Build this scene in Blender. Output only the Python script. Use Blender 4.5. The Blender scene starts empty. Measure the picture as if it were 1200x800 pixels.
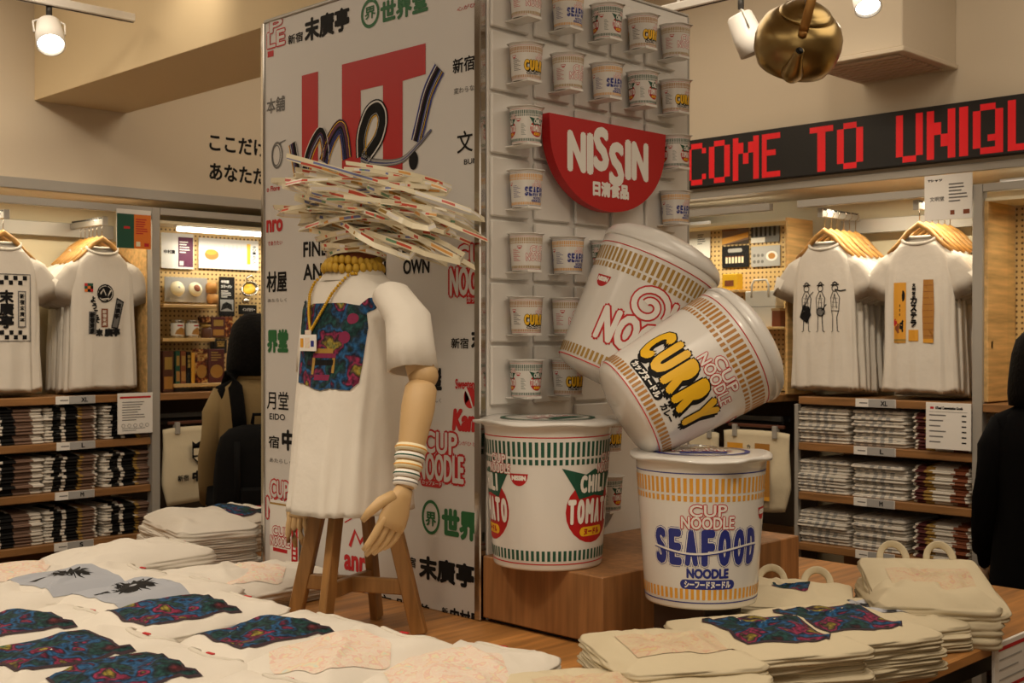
import bpy, bmesh, math, random
from mathutils import Vector, Matrix, noise
from mathutils.geometry import tessellate_polygon
V = Vector
R2 = 2 ** .5
sc = bpy.context.scene
COL = sc.collection
rnd = random.Random(7)
# ------------------------------------------------------------------ camera, world, lights, exposure
F = 1425.0; CX = 600.0; HY = 395.0; EYE = 1.55
cd = bpy.data.cameras.new('camera'); cd.sensor_width = 36; cd.lens = 36 * F / 1200
cd.clip_start = .05
cam = bpy.data.objects.new('camera', cd); COL.objects.link(cam)
cam.location = (0, 0, EYE)
cam.rotation_euler = (math.radians(90) - math.atan((400 - HY) / F), 0, math.radians(-45))
cd.dof.use_dof = True; cd.dof.focus_distance = 3.3; cd.dof.aperture_fstop = 9.0
sc.camera = cam
sc.view_settings.view_transform = 'Standard'; sc.view_settings.look = 'None'
sc.view_settings.gamma = 1; sc.view_settings.use_curve_mapping = False
sc.view_settings.exposure = -0.36
world = bpy.data.worlds.new('world'); sc.world = world; world.use_nodes = True
world.node_tree.nodes['Background'].inputs[0].default_value = (1, .8, .58, 1)
world.node_tree.nodes['Background'].inputs[1].default_value = .05
sc.cycles.max_bounces = 6; sc.cycles.diffuse_bounces = 3; sc.cycles.glossy_bounces = 3
sc.cycles.transparent_max_bounces = 12; sc.cycles.transmission_bounces = 5
sc.cycles.caustics_reflective = False; sc.cycles.caustics_refractive = False
sc.cycles.sample_clamp_indirect = 4
WARM = (1, .845, .645)
def lamp(kind, loc, tgt, power, color=WARM, size=.1, sizey=None, angle=60, blend=.6, name='ceiling_fill'):
    l = bpy.data.lights.new(name, kind); l.energy = power; l.color = color
    if kind == 'SPOT': l.spot_size = math.radians(angle); l.spot_blend = blend; l.shadow_soft_size = size
    if kind == 'AREA':
        l.size = size
        if sizey: l.shape = 'RECTANGLE'; l.size_y = sizey
    o = bpy.data.objects.new(name, l); COL.objects.link(o); o.location = loc
    o.rotation_euler = (V(tgt) - V(loc)).to_track_quat('-Z', 'Y').to_euler()
    o['kind'] = 'helper'
    return o
# broad area fill added under the unseen ceiling, and track spots aimed at the displays
for lx, ly_, pw, sz in ((1.5, .2, 34, 2.2), (-.2, 2.2, 34, 2.2), (4.0, 1.0, 20, 1.4), (1.2, 4.6, 20, 1.4), (3.9, 3.4, 15, 1.2), (3.6, 4.6, 8, .8)):
    lamp('AREA', (lx, ly_, 3.36), (lx, ly_, 0), pw, size=sz, sizey=sz)
lamp('AREA', (-2.2, -1.2, 2.0), (2, 2.6, 1.6), 17, size=2.4, sizey=2.0, name='rear_fill_light')  # added unseen fill behind the camera, softly lifting the whole display
for lo, tg, pw, an in [((.6, 2.6, 3.2), (1.3, 2.7, .8), 78, 58), ((1.0, 1.2, 3.2), (1.7, 2.0, .8), 54, 56), ((2.2, .5, 3.2), (2.6, 1.45, .8), 38, 52),
                       ((.5, 1.5, 3.2), (2.2, 2.7, 1.3), 7, 45), ((1.6, .5, 3.2), (2.7, 2.2, 1.3), 14, 48), ((.6, 3.8, 3.2), (1.7, 3.6, .85), 40, 56),
                       ((1.3, 3.9, 3.2), (1.4, 5.6, 2.4), 56, 74), ((1.2, 3.4, 3.2), (2.5, 5.6, 1.6), 74, 46), ((2.3, 3.9, 3.25), (3.0, 4.9, 1.2), 34, 56), ((3.3, 2.2, 3.25), (5.05, 2.75, 1.6), 84, 46), ((3.6, 3.2, 3.25), (5.1, 4.0, 1.5), 22, 50), ((3.2, 2.2, 3.25), (5.0, 2.6, 2.7), 26, 80)]:
    lamp('SPOT', lo, tg, pw, angle=an, size=.12, name='track_spot_lamp')
# light strips hidden in the wall fixtures
lamp('AREA', (2.25, 5.68, 2.16), (2.25, 5.80, 1.5), 7.5, (1, .86, .62), size=1.5, sizey=.04, name='fixture_strip_lamp')
lamp('AREA', (3.9, 5.64, 2.05), (3.9, 5.74, 1.4), 6, (1, .90, .74), size=1.3, sizey=.04, name='fixture_strip_lamp')
for (y, x, z, ln, pw) in [(2.7, 5.16, 2.16, .8, 6), (4.0, 5.24, 2.07, 1.2, 5), (1.5, 5.14, 2.07, 1.2, 3)]:
    o = lamp('AREA', (x, y, z), (x + .1, y, 1.4), pw, (1, .87, .64), size=ln, sizey=.04, name='fixture_strip_lamp')
    d_ = V((.14, 0, -.99)).normalized(); o.rotation_euler = Matrix(((0, 1, 0), (d_.z, 0, -d_.x), (-d_.x, 0, -d_.z))).transposed().to_euler()
# ------------------------------------------------------------------ materials
def srgb(r, g, b):
    f = lambda c: c / 12.92 if c <= .04045 else ((c + .055) / 1.055) ** 2.4
    return (f(r / 255), f(g / 255), f(b / 255), 1)
MATS = {}
def mat(name, rgb, rough=.6, metal=0, bump=0, bscale=60, emit=0, var=0, vscale=6, spec=.5, alpha=1, coat=0, stretch=None, sheen=0, sss=0):
    if name in MATS: return MATS[name]
    m = bpy.data.materials.new(name); m.use_nodes = True; MATS[name] = m
    nt = m.node_tree; p = nt.nodes['Principled BSDF']; L = nt.links.new
    c = srgb(*rgb); p.inputs['Base Color'].default_value = c
    p.inputs['Roughness'].default_value = rough; p.inputs['Metallic'].default_value = metal
    p.inputs['Specular IOR Level'].default_value = spec; p.inputs['Alpha'].default_value = alpha
    p.inputs['Coat Weight'].default_value = coat
    if emit: p.inputs['Emission Color'].default_value = c; p.inputs['Emission Strength'].default_value = emit
    if bump or var:
        tc = nt.nodes.new('ShaderNodeTexCoord'); mp = nt.nodes.new('ShaderNodeMapping'); L(tc.outputs['Object'], mp.inputs[0])
        if stretch: mp.inputs['Scale'].default_value = stretch
    if bump:
        n = nt.nodes.new('ShaderNodeTexNoise'); n.inputs['Scale'].default_value = bscale; n.inputs['Detail'].default_value = 3
        b = nt.nodes.new('ShaderNodeBump'); b.inputs['Strength'].default_value = bump; b.inputs['Distance'].default_value = .01
        L(mp.outputs[0], n.inputs['Vector']); L(n.outputs[0], b.inputs['Height']); L(b.outputs[0], p.inputs['Normal'])
    if var:
        n = nt.nodes.new('ShaderNodeTexNoise'); n.inputs['Scale'].default_value = vscale; n.inputs['Detail'].default_value = 5
        r = nt.nodes.new('ShaderNodeValToRGB'); L(mp.outputs[0], n.inputs['Vector']); L(n.outputs[0], r.inputs[0])
        r.color_ramp.elements[0].position = .3; r.color_ramp.elements[1].position = .7
        r.color_ramp.elements[0].color = tuple(x * (1 - var) for x in c[:3]) + (1,); r.color_ramp.elements[1].color = tuple(min(1, x * (1 + var)) for x in c[:3]) + (1,)
        L(r.outputs[0], p.inputs['Base Color'])
    return m
def wood(name, rgb, axis=0, planks=0, rough=.45):
    if name in MATS: return MATS[name]
    st = [14, 14, 14]; st[axis] = 1.2
    m = mat(name, rgb, rough, var=.28, vscale=3.2, stretch=st)
    if planks:
        nt = m.node_tree; L = nt.links.new
        tc = nt.nodes.new('ShaderNodeTexCoord'); sp = nt.nodes.new('ShaderNodeSeparateXYZ'); L(tc.outputs['Object'], sp.inputs[0])
        ax = 1 if axis == 0 else 0
        mu = nt.nodes.new('ShaderNodeMath'); mu.operation = 'MULTIPLY'; mu.inputs[1].default_value = planks; L(sp.outputs[ax], mu.inputs[0])
        fl = nt.nodes.new('ShaderNodeMath'); fl.operation = 'FLOOR'; L(mu.outputs[0], fl.inputs[0])
        wn = nt.nodes.new('ShaderNodeTexWhiteNoise'); wn.noise_dimensions = '1D'; L(fl.outputs[0], wn.inputs['W'])
        mr = nt.nodes.new('ShaderNodeMapRange'); mr.inputs[3].default_value = .72; mr.inputs[4].default_value = 1.2; L(wn.outputs[0], mr.inputs[0])
        mx = nt.nodes.new('ShaderNodeVectorMath'); mx.operation = 'SCALE'
        p = nt.nodes['Principled BSDF']; src = p.inputs['Base Color'].links[0].from_socket
        L(src, mx.inputs[0]); L(mr.outputs[0], mx.inputs['Scale']); L(mx.outputs[0], p.inputs['Base Color'])
    return m
def pegboard(name, rgb, axes, pitch=.025):
    m = bpy.data.materials.new(name); m.use_nodes = True; nt = m.node_tree; L = nt.links.new; p = nt.nodes['Principled BSDF']
    p.inputs['Roughness'].default_value = .6
    tc = nt.nodes.new('ShaderNodeTexCoord'); sp = nt.nodes.new('ShaderNodeSeparateXYZ'); L(tc.outputs['Object'], sp.inputs[0])
    ds = []
    for a in axes:
        x = sp.outputs[a]
        for op, v in (('DIVIDE', pitch), ('FRACT', 0), ('SUBTRACT', .5), ('POWER', 2)):
            n = nt.nodes.new('ShaderNodeMath'); n.operation = op; L(x, n.inputs[0]); n.inputs[1].default_value = v; x = n.outputs[0]
        ds.append(x)
    ad = nt.nodes.new('ShaderNodeMath'); L(ds[0], ad.inputs[0]); L(ds[1], ad.inputs[1])
    lt = nt.nodes.new('ShaderNodeMath'); lt.operation = 'LESS_THAN'; lt.inputs[1].default_value = .05; L(ad.outputs[0], lt.inputs[0])
    mx = nt.nodes.new('ShaderNodeMix'); mx.data_type = 'RGBA'; L(lt.outputs[0], mx.inputs[0])
    mx.inputs[6].default_value = srgb(*rgb); mx.inputs[7].default_value = srgb(110, 78, 40); L(mx.outputs[2], p.inputs['Base Color'])
    return m
def blotch(name, stops, scale=14, rough=.75, grain=0):
    """printed many-coloured artwork: noise through a colour ramp, split by a second noise"""
    m = bpy.data.materials.new(name); m.use_nodes = True; nt = m.node_tree; L = nt.links.new; p = nt.nodes['Principled BSDF']
    p.inputs['Roughness'].default_value = rough; p.inputs['Specular IOR Level'].default_value = .2
    tc = nt.nodes.new('ShaderNodeTexCoord')
    n = nt.nodes.new('ShaderNodeTexNoise'); n.inputs['Scale'].default_value = scale; n.inputs['Detail'].default_value = 2.5; n.inputs['Distortion'].default_value = .15
    L(tc.outputs['Object'], n.inputs['Vector'])
    r = nt.nodes.new('ShaderNodeValToRGB'); cr = r.color_ramp; cr.interpolation = 'LINEAR'
    while len(cr.elements) < len(stops): cr.elements.new(.5)
    for e, (ps, c) in zip(cr.elements, stops): e.position = ps; e.color = srgb(*c)
    L(n.outputs[0], r.inputs[0]); L(r.outputs[0], p.inputs['Base Color'])
    if grain:
        n2 = nt.nodes.new('ShaderNodeTexNoise'); n2.inputs['Scale'].default_value = scale * 6; n2.inputs['Detail'].default_value = 3; L(tc.outputs['Object'], n2.inputs['Vector'])
        mr = nt.nodes.new('ShaderNodeMapRange'); mr.inputs[1].default_value = .38; mr.inputs[2].default_value = .62; mr.inputs[3].default_value = 1 - grain; mr.inputs[4].default_value = 1.15; L(n2.outputs[0], mr.inputs[0])
        sv = nt.nodes.new('ShaderNodeVectorMath'); sv.operation = 'SCALE'; L(r.outputs[0], sv.inputs[0]); L(mr.outputs[0], sv.inputs['Scale']); L(sv.outputs[0], p.inputs['Base Color'])
    MATS[name] = m
    return m
M = {}
def mk(k, *a, **kw): M[k] = mat(k, *a, **kw)
mk('wall', (214, 200, 178), .85, bump=.02, bscale=200)
mk('ceiling', (205, 192, 172), .9)
mk('soffit', (226, 205, 166), .85)
mk('niche', (235, 222, 190), .8)
mk('metal', (176, 172, 165), .45, metal=.3)
mk('darkmetal', (70, 68, 66), .5, metal=.4)
mk('chrome', (200, 196, 190), .12, metal=1)
mk('white', (232, 228, 222), .5)
mk('paper', (236, 232, 226), .7)
mk('panel', (214, 211, 208), .45)
mk('cotton', (226, 219, 208), .9, bump=.4, bscale=15, spec=.15)
mk('cottonD', (216, 209, 197), .9, bump=.1, bscale=60, spec=.15)
mk('canvas', (214, 201, 172), .92, bump=.35, bscale=14, spec=.1)
mk('black', (18, 17, 17), .6)
mk('ink', (22, 21, 22), .7, spec=.2)
mk('grey', (110, 108, 106), .7)
mk('lightgrey', (170, 168, 166), .7)
mk('red', (182, 16, 20), .5)
mk('redink', (190, 28, 34), .6)
mk('green', (30, 104, 56), .6)
mk('dgreen', (18, 78, 58), .6)
mk('navy', (38, 48, 132), .5)
mk('orange', (224, 120, 36), .6)
mk('amber', (222, 158, 50), .55)
mk('yellow', (238, 186, 30), .5)
mk('gold', (166, 130, 58), .5)
mk('bronze', (176, 122, 52), .5)
mk('cream', (236, 224, 190), .6)
mk('purple', (92, 30, 66), .6)
mk('maroon', (84, 26, 26), .7)
mk('brown', (128, 66, 34), .7)
mk('tan', (128, 100, 84), .8)
mk('brownbox', (84, 44, 26), .5)
mk('cup', (226, 222, 216), .2, coat=.3)
mk('lid', (220, 217, 212), .28, coat=.3)
mk('cardboard', (190, 160, 118), .7)
mk('skin', (206, 166, 132), .6)
mk('hair', (8, 7, 7), .7, spec=.15, bump=.4, bscale=80)
mk('jacket', (142, 120, 80), .9, bump=.15, bscale=40)
mk('backpack', (13, 13, 14), .85, bump=.2, bscale=30, spec=.15)
mk('darkcoat', (13, 13, 15), .9, spec=.1)
mk('artpink', (128, 44, 76), .75, spec=.2); mk('shadow_brown', (58, 40, 28), .6)
mk('mannequin', (200, 166, 118), .5, var=.06, vscale=8)
mk('beads', (206, 162, 40), .3, metal=.35)
mk('ruffle', (200, 160, 50), .6)
mk('brass', (164, 140, 92), .3, metal=1)
mk('handleB', (176, 130, 70), .4, metal=.7)
mk('lens', (255, 244, 225), .4, emit=9)
mk('tube', (255, 246, 232), .4, emit=5)
mk('ledred', (214, 20, 28), .5, emit=.32)
mk('ledblack', (20, 19, 20), .5)
mk('slot', (60, 46, 32), .7)
mk('grille', (196, 176, 154), .6)
mk('bluegrey', (168, 172, 182), .8)
M['shelfwood'] = wood('shelfwood', (146, 104, 62), 0)
M['shelfwoodY'] = wood('shelfwoodY', (146, 104, 62), 1)
M['table'] = wood('table', (176, 122, 66), 0, 7)
M['box'] = wood('box', (152, 106, 64), 2, 6)
M['legwood'] = wood('legwood', (150, 108, 60), 2)
M['lightwood'] = wood('lightwood', (216, 176, 116), 0)
M['hangerwood'] = wood('hangerwood', (200, 150, 84), 0)
M['floor'] = wood('floor', (120, 92, 66), 0, 6)
M['pegX'] = pegboard('pegX', (222, 188, 128), (0, 2)); M['pegY'] = pegboard('pegY', (222, 188, 128), (1, 2))
M['art'] = blotch('art', [(.24, (104, 44, 50)), (.34, (30, 34, 42)), (.41, (34, 74, 72)), (.47, (40, 50, 58)), (.52, (40, 92, 140)), (.56, (44, 40, 58)), (.60, (150, 48, 84)), (.63, (56, 46, 54)), (.68, (160, 140, 56)), (.75, (50, 104, 84))], 15, .8, .55)
M['artedge'] = mat('artedge', (52, 34, 44), .8)
M['pale'] = blotch('pale', [(.25, (228, 186, 168)), (.36, (230, 216, 202)), (.44, (230, 208, 192)), (.5, (230, 220, 200)), (.56, (228, 190, 178)), (.62, (232, 216, 184)), (.7, (212, 216, 202)), (.8, (206, 208, 216))], 34)
M['palebag'] = blotch('palebag', [(.25, (214, 176, 148)), (.38, (214, 199, 166)), (.48, (213, 186, 160)), (.54, (214, 198, 160)), (.6, (210, 168, 150)), (.68, (214, 192, 142)), (.8, (194, 194, 182))], 36)
M['photo'] = blotch('photo', [(.3, (20, 20, 22)), (.45, (52, 52, 56)), (.5, (150, 152, 160)), (.6, (182, 184, 192)), (.8, (196, 198, 206))], 22)
M['strip'] = blotch('strip', [(.26, (96, 112, 170)), (.33, (236, 226, 200)), (.46, (232, 218, 186)), (.49, (214, 84, 60)), (.515, (238, 230, 206)), (.575, (240, 230, 204)), (.60, (232, 168, 84)), (.64, (238, 230, 208)), (.72, (110, 150, 120)), (.8, (235, 226, 200))], 42, .25)
M['strip2'] = blotch('strip2', [(.22, (200, 176, 130)), (.36, (238, 228, 200)), (.58, (232, 220, 190)), (.62, (206, 84, 70)), (.65, (240, 232, 210)), (.74, (140, 134, 170)), (.8, (238, 228, 204))], 36, .25)
M['foodpack'] = blotch('foodpack', [(.3, (40, 24, 18)), (.45, (84, 34, 24)), (.55, (150, 76, 34)), (.65, (220, 180, 110)), (.75, (60, 26, 22))], 40, .3)
M['darkstuff'] = blotch('darkstuff', [(.3, (12, 11, 11)), (.5, (36, 32, 30)), (.62, (86, 80, 74)), (.75, (20, 18, 18))], 40, .6)
# clear acrylic
def clear(name, tint=(1, 1, 1), fac=.06, rough=.03):
    m = bpy.data.materials.new(name); m.use_nodes = True; nt = m.node_tree; L = nt.links.new
    out = nt.nodes['Material Output']; nt.nodes.remove(nt.nodes['Principled BSDF'])
    t = nt.nodes.new('ShaderNodeBsdfTransparent'); t.inputs[0].default_value = tint + (1,)
    g = nt.nodes.new('ShaderNodeBsdfGlossy'); g.inputs['Roughness'].default_value = rough
    fr = nt.nodes.new('ShaderNodeFresnel'); fr.inputs[0].default_value = 1.35
    mx = nt.nodes.new('ShaderNodeMixShader'); ge = nt.nodes.new('ShaderNodeNewGeometry'); inv = nt.nodes.new('ShaderNodeMath'); inv.operation = 'SUBTRACT'; inv.inputs[0].default_value = 1; L(ge.outputs['Backfacing'], inv.inputs[1]); mu = nt.nodes.new('ShaderNodeMath'); mu.operation = 'MULTIPLY'; L(inv.outputs[0], mu.inputs[0]); L(fr.outputs[0], mu.inputs[1]); L(mu.outputs[0], mx.inputs[0]); L(t.outputs[0], mx.inputs[1]); L(g.outputs[0], mx.inputs[2]); L(mx.outputs[0], out.inputs[0])
    return m
M['glass'] = clear('glass', (.97, .98, .97)); M['film'] = clear('film', (.86, .86, .85), rough=.08)
# ------------------------------------------------------------------ geometry helpers
def ray(px, py):
    r = (px - CX) / F
    d = V((1 + r, 1 - r, 0)) / R2 + V((0, 0, (HY - py) / F))
    return d
def at(px, py, z): return V((0, 0, EYE)) + ray(px, py) * z
def hit(pl, px, py):
    a, v = pl; d = ray(px, py); i = 'uvh'.index(a)
    t = (v - (EYE if i == 2 else 0)) / d[i]
    return V((0, 0, EYE)) + d * t
TXT = {}
def text2d(s):
    if s in TXT: return TXT[s]
    c = bpy.data.curves.new('t', 'FONT'); c.body = s; c.resolution_u = 3
    o = bpy.data.objects.new('t', c); me = bpy.data.meshes.new_from_object(o)
    vs = [(v.co.x, v.co.y) for v in me.vertices]; fs = [tuple(p.vertices) for p in me.polygons]
    bpy.data.objects.remove(o); bpy.data.curves.remove(c); bpy.data.meshes.remove(me)
    x0 = min(v[0] for v in vs); x1 = max(v[0] for v in vs); y0 = min(v[1] for v in vs); y1 = max(v[1] for v in vs)
    TXT[s] = (vs, fs, (x0, y0, x1, y1)); return TXT[s]
class D:
    """flat printed artwork in layers: pieces of (verts2d, faces, material index, layer)"""
    def __init__(s): s.p = []
    def text(s, t, x, y, w, h, mi=0, bold=0, ly=1, rot=0, slant=0):
        """x, y = lower left of the fitted box; bold in metres"""
        vs, fs, (x0, y0, x1, y1) = text2d(t)
        sx = w / (x1 - x0); sy = (h / (y1 - y0)) if h else sx
        base = [((a - x0) * sx, (b - y0) * sy) for a, b in vs]
        base = [(a + slant * b, b) for a, b in base]
        sh = [(0, 0)] if not bold else [(bold * math.cos(k * math.pi / 4), bold * math.sin(k * math.pi / 4)) for k in range(8)]
        c, n = math.cos(rot), math.sin(rot)
        for dx, dy in sh:
            s.p.append(([(x + c * (a + dx) - n * (b + dy), y + n * (a + dx) + c * (b + dy)) for a, b in base], fs, mi, ly)); ly += .07
    def spaced(s, t, x, y, w, h, gap, layers, wt={}, ly=1):
        """heavy display lettering, one fitted letter per cell; layers = [(material, weight), ...] from the back"""
        ws = [wt.get(c, 1) for c in t]; u = (w - gap * (len(t) - 1)) / sum(ws)
        for k, (mi, bo) in enumerate(layers):
            xx = x; fb = layers[-1][1]
            for c, q in zip(t, ws):
                s.text(c, xx + fb, y + fb, u * q - 2 * fb, h - 2 * fb, mi, bo, ly + k); xx += u * q + gap
    def ctext(s, t, x, y, w, h, *a, **k): s.text(t, x - w / 2, y - h / 2, w, h, *a, **k)
    def outlined(s, t, x, y, w, h, mo, mf, bo, bi=0, ly=1):
        s.text(t, x, y, w, h, mo, bo, ly); s.text(t, x, y, w, h, mf, bi, ly + 1)
    def poly(s, pts, mi=0, ly=1):
        fs = [tuple(t) for t in tessellate_polygon([[V((a, b, 0)) for a, b in pts]])]
        s.p.append((list(pts), fs, mi, ly))
    def rect(s, x, y, w, h, mi=0, ly=1, nx=1, ny=1):
        vs = [(x + w * i / nx, y + h * j / ny) for j in range(ny + 1) for i in range(nx + 1)]
        s.p.append((vs, [(j * (nx + 1) + i, j * (nx + 1) + i + 1, (j + 1) * (nx + 1) + i + 1, (j + 1) * (nx + 1) + i) for j in range(ny) for i in range(nx)], mi, ly))
    def disc(s, x, y, rx, ry, mi=0, ly=1, n=24):
        s.poly([(x + rx * math.cos(i * 2 * math.pi / n), y + ry * math.sin(i * 2 * math.pi / n)) for i in range(n)], mi, ly)
    def pill(s, x, y, w, h, mi=0, ly=1):
        r = h / 2; a = [(x + w - r + r * math.cos(t), y + r + r * math.sin(t)) for t in [math.pi * (-.5 + i / 6) for i in range(7)]]
        a += [(x + r + r * math.cos(t), y + r + r * math.sin(t)) for t in [math.pi * (.5 + i / 6) for i in range(7)]]
        s.poly(a, mi, ly)
    def stroke(s, pts, w, mi=0, ly=1, w1=None):
        w1 = w if w1 is None else w1; vs = []; n = len(pts)
        for i, (x, y) in enumerate(pts):
            a = pts[max(0, i - 1)]; b = pts[min(n - 1, i + 1)]; dx, dy = b[0] - a[0], b[1] - a[1]; l = math.hypot(dx, dy) or 1
            ww = (w + (w1 - w) * i / (n - 1)) / 2; vs += [(x - dy / l * ww, y + dx / l * ww), (x + dy / l * ww, y - dx / l * ww)]
        s.p.append((vs, [(2 * i, 2 * i + 1, 2 * i + 3, 2 * i + 2) for i in range(n - 1)], mi, ly))
    def ring(s, x, y, r, w, mi=0, ly=1, ry=None):
        s.stroke([(x + r * math.cos(i * math.pi / 14), y + (ry or r) * math.sin(i * math.pi / 14)) for i in range(29)], w, mi, ly)
    def emit(s, B, fn, slicex=0, slicey=0, clip=None):
        """fn(x, y, layer) -> point; sliced so that it bends with the surface"""
        for vs, fs, mi, ly in s.p:
            if slicex or slicey or clip:
                bm = bmesh.new(); bv = [bm.verts.new((a, b, 0)) for a, b in vs]
                for f in fs:
                    try: bm.faces.new([bv[i] for i in f])
                    except ValueError: pass
                for ax, st in ((0, slicex), (1, slicey)):
                    if not st: continue
                    lo = min(v[ax] for v in vs); hi = max(v[ax] for v in vs); k = math.ceil(lo / st)
                    while k * st < hi:
                        co = [0, 0, 0]; no = [0, 0, 0]; co[ax] = k * st; no[ax] = 1
                        bmesh.ops.bisect_plane(bm, geom=bm.verts[:] + bm.edges[:] + bm.faces[:], plane_co=co, plane_no=no, dist=1e-6); k += 1
                if clip:
                    for cx_, nx_ in ((clip[0], -1), (clip[1], 1)): bmesh.ops.bisect_plane(bm, geom=bm.verts[:] + bm.edges[:] + bm.faces[:], plane_co=(cx_, 0, 0), plane_no=(nx_, 0, 0), clear_outer=True)
                bm.verts.index_update()
                vv = [(v.co.x, v.co.y) for v in bm.verts]; ff = [tuple(v.index for v in f.verts) for f in bm.faces]; bm.free()
            else: vv, ff = vs, fs
            B.add([fn(a, b, ly) for a, b in vv], ff, mi, False)
class B:
    def __init__(s): s.v = []; s.f = []; s.m = []; s.s = []
    def add(s, vs, fs, mi=0, smooth=True):
        o = len(s.v); s.v += [V(x) for x in vs]; s.f += [tuple(i + o for i in f) for f in fs]; s.m += [mi] * len(fs); s.s += [smooth] * len(fs); return s
    def box(s, x0, x1, y0, y1, z0, z1, mi=0, bev=.003, mtx=None):
        bm = bmesh.new(); bmesh.ops.create_cube(bm, size=1)
        for v in bm.verts: v.co = V(((x0 + x1) / 2 + v.co.x * (x1 - x0), (y0 + y1) / 2 + v.co.y * (y1 - y0), (z0 + z1) / 2 + v.co.z * (z1 - z0)))
        b = min(bev, .3 * min(abs(x1 - x0), abs(y1 - y0), abs(z1 - z0)))
        if b > 1e-5: bmesh.ops.bevel(bm, geom=bm.edges[:], offset=b, segments=1, affect='EDGES')
        bm.verts.index_update()
        s.add([(mtx @ v.co if mtx else v.co.copy()) for v in bm.verts], [tuple(v.index for v in f.verts) for f in bm.faces], mi, False); bm.free(); return s
    def loft(s, rings, mi=0, cap0=True, cap1=True, closed=True, smooth=True):
        n = len(rings[0]); fs = []
        for i in range(len(rings) - 1):
            for j in range(n if closed else n - 1):
                k = (j + 1) % n; fs.append((i * n + j, i * n + k, (i + 1) * n + k, (i + 1) * n + j))
        if cap0: fs.append(tuple(reversed(range(n))))
        if cap1: fs.append(tuple(range((len(rings) - 1) * n, len(rings) * n)))
        return s.add([p for r in rings for p in r], fs, mi, smooth)
    def lathe(s, prof, seg=32, mi=0, mtx=None, smooth=True):
        rings = [[V((r * math.cos(2 * math.pi * k / seg), r * math.sin(2 * math.pi * k / seg), z)) for k in range(seg)] for r, z in prof]
        if mtx: rings = [[mtx @ p for p in r] for r in rings]
        return s.loft(rings, mi, prof[0][0] > 1e-4, prof[-1][0] > 1e-4, smooth=smooth)
    def tube(s, pts, r, n=8, mi=0, flat=None, up=None, closed=False):
        pts = [V(p) for p in pts]; rings = []; N = len(pts)
        up = V(up) if up else V((0, 0, 1))
        for i, p in enumerate(pts):
            a = pts[i - 1] if (i > 0 or closed) else p; b = pts[(i + 1) % N] if (i < N - 1 or closed) else p
            t = (b - a).normalized()
            x = t.cross(up)
            if x.length < 1e-3: x = t.cross(V((0, 1, 0)))
            x.normalize(); y = x.cross(t)
            rr = r[i] if isinstance(r, (list, tuple)) else r; fl = flat if flat else 1
            rings.append([p + x * rr * math.cos(2 * math.pi * k / n) + y * rr * fl * math.sin(2 * math.pi * k / n) for k in range(n)])
        if closed: rings.append(rings[0])
        return s.loft(rings, mi, not closed, not closed)
    def sphere(s, c, r, seg=16, mi=0, sc=(1, 1, 1)):
        c = V(c); n = max(6, seg // 2)
        rings = [[c + V((r * sc[0] * math.sin(t) * math.cos(2 * math.pi * k / seg), r * sc[1] * math.sin(t) * math.sin(2 * math.pi * k / seg), -r * sc[2] * math.cos(t))) for k in range(seg)] for t in [max(.02, min(math.pi - .02, math.pi * i / n)) for i in range(n + 1)]]
        return s.loft(rings, mi)
    def extrude(s, pts, fr, depth, mi=0):
        """outline in the frame (origin, X, Y, N), front face at N*0, back at -N*depth"""
        o, X, Y, N = fr; n = len(pts)
        fv = [o + X * a + Y * b for a, b in pts]; bv = [p - N * depth for p in fv]
        fs = [tuple(t) for t in tessellate_polygon([[V((a, b, 0)) for a, b in pts]])]
        s.add(fv + bv, fs + [tuple(i + n for i in reversed(f)) for f in fs] + [(i, i + n, (i + 1) % n + n, (i + 1) % n) for i in range(n)], mi, False); return s
    def mesh(s, name, mats):
        me = bpy.data.meshes.new(name); me.from_pydata([tuple(v) for v in s.v], [], s.f)
        for m in (mats if isinstance(mats, (list, tuple)) else [mats]): me.materials.append(M[m] if isinstance(m, str) else m)
        me.polygons.foreach_set('material_index', s.m); me.polygons.foreach_set('use_smooth', s.s)
        bm = bmesh.new(); bm.from_mesh(me); bmesh.ops.recalc_face_normals(bm, faces=bm.faces); bm.to_mesh(me); bm.free()
        me.update(); return me
    def build(s, name, mats, parent=None, loc=None):
        me = s.mesh(name, mats) ; return link(name, me, parent, loc)
def link(name, me, parent=None, loc=None):
    o = bpy.data.objects.new(name, me); COL.objects.link(o)
    if parent: o.parent = parent
    if loc: o.location = loc
    return o
def tag(o, label, cat, group=None, kind=None):
    o['label'] = label; o['category'] = cat
    if group: o['group'] = group
    if kind: o['kind'] = kind
    return o
def thing(name, label, cat, loc=(0, 0, 0), rz=0, group=None, rot=None):
    o = bpy.data.objects.new(name, None); COL.objects.link(o); o.location = loc; o.rotation_euler = rot or (0, 0, rz); o.empty_display_size = .05
    return tag(o, label, cat, group)
def struct(name, b, mats): o = b.build(name, mats); o['kind'] = 'structure'; return o
def copy_tree(o, parent=None):
    c = o.copy(); COL.objects.link(c)
    if parent: c.parent = parent
    for ch in list(o.children): copy_tree(ch, c)
    return c
def plane_frame(pl):
    if pl[0] == 'u': return V((0, -1, 0)), V((0, 0, 1)), V((-1, 0, 0))
    return V((1, 0, 0)), V((0, 0, 1)), V((0, -1, 0))
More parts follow.
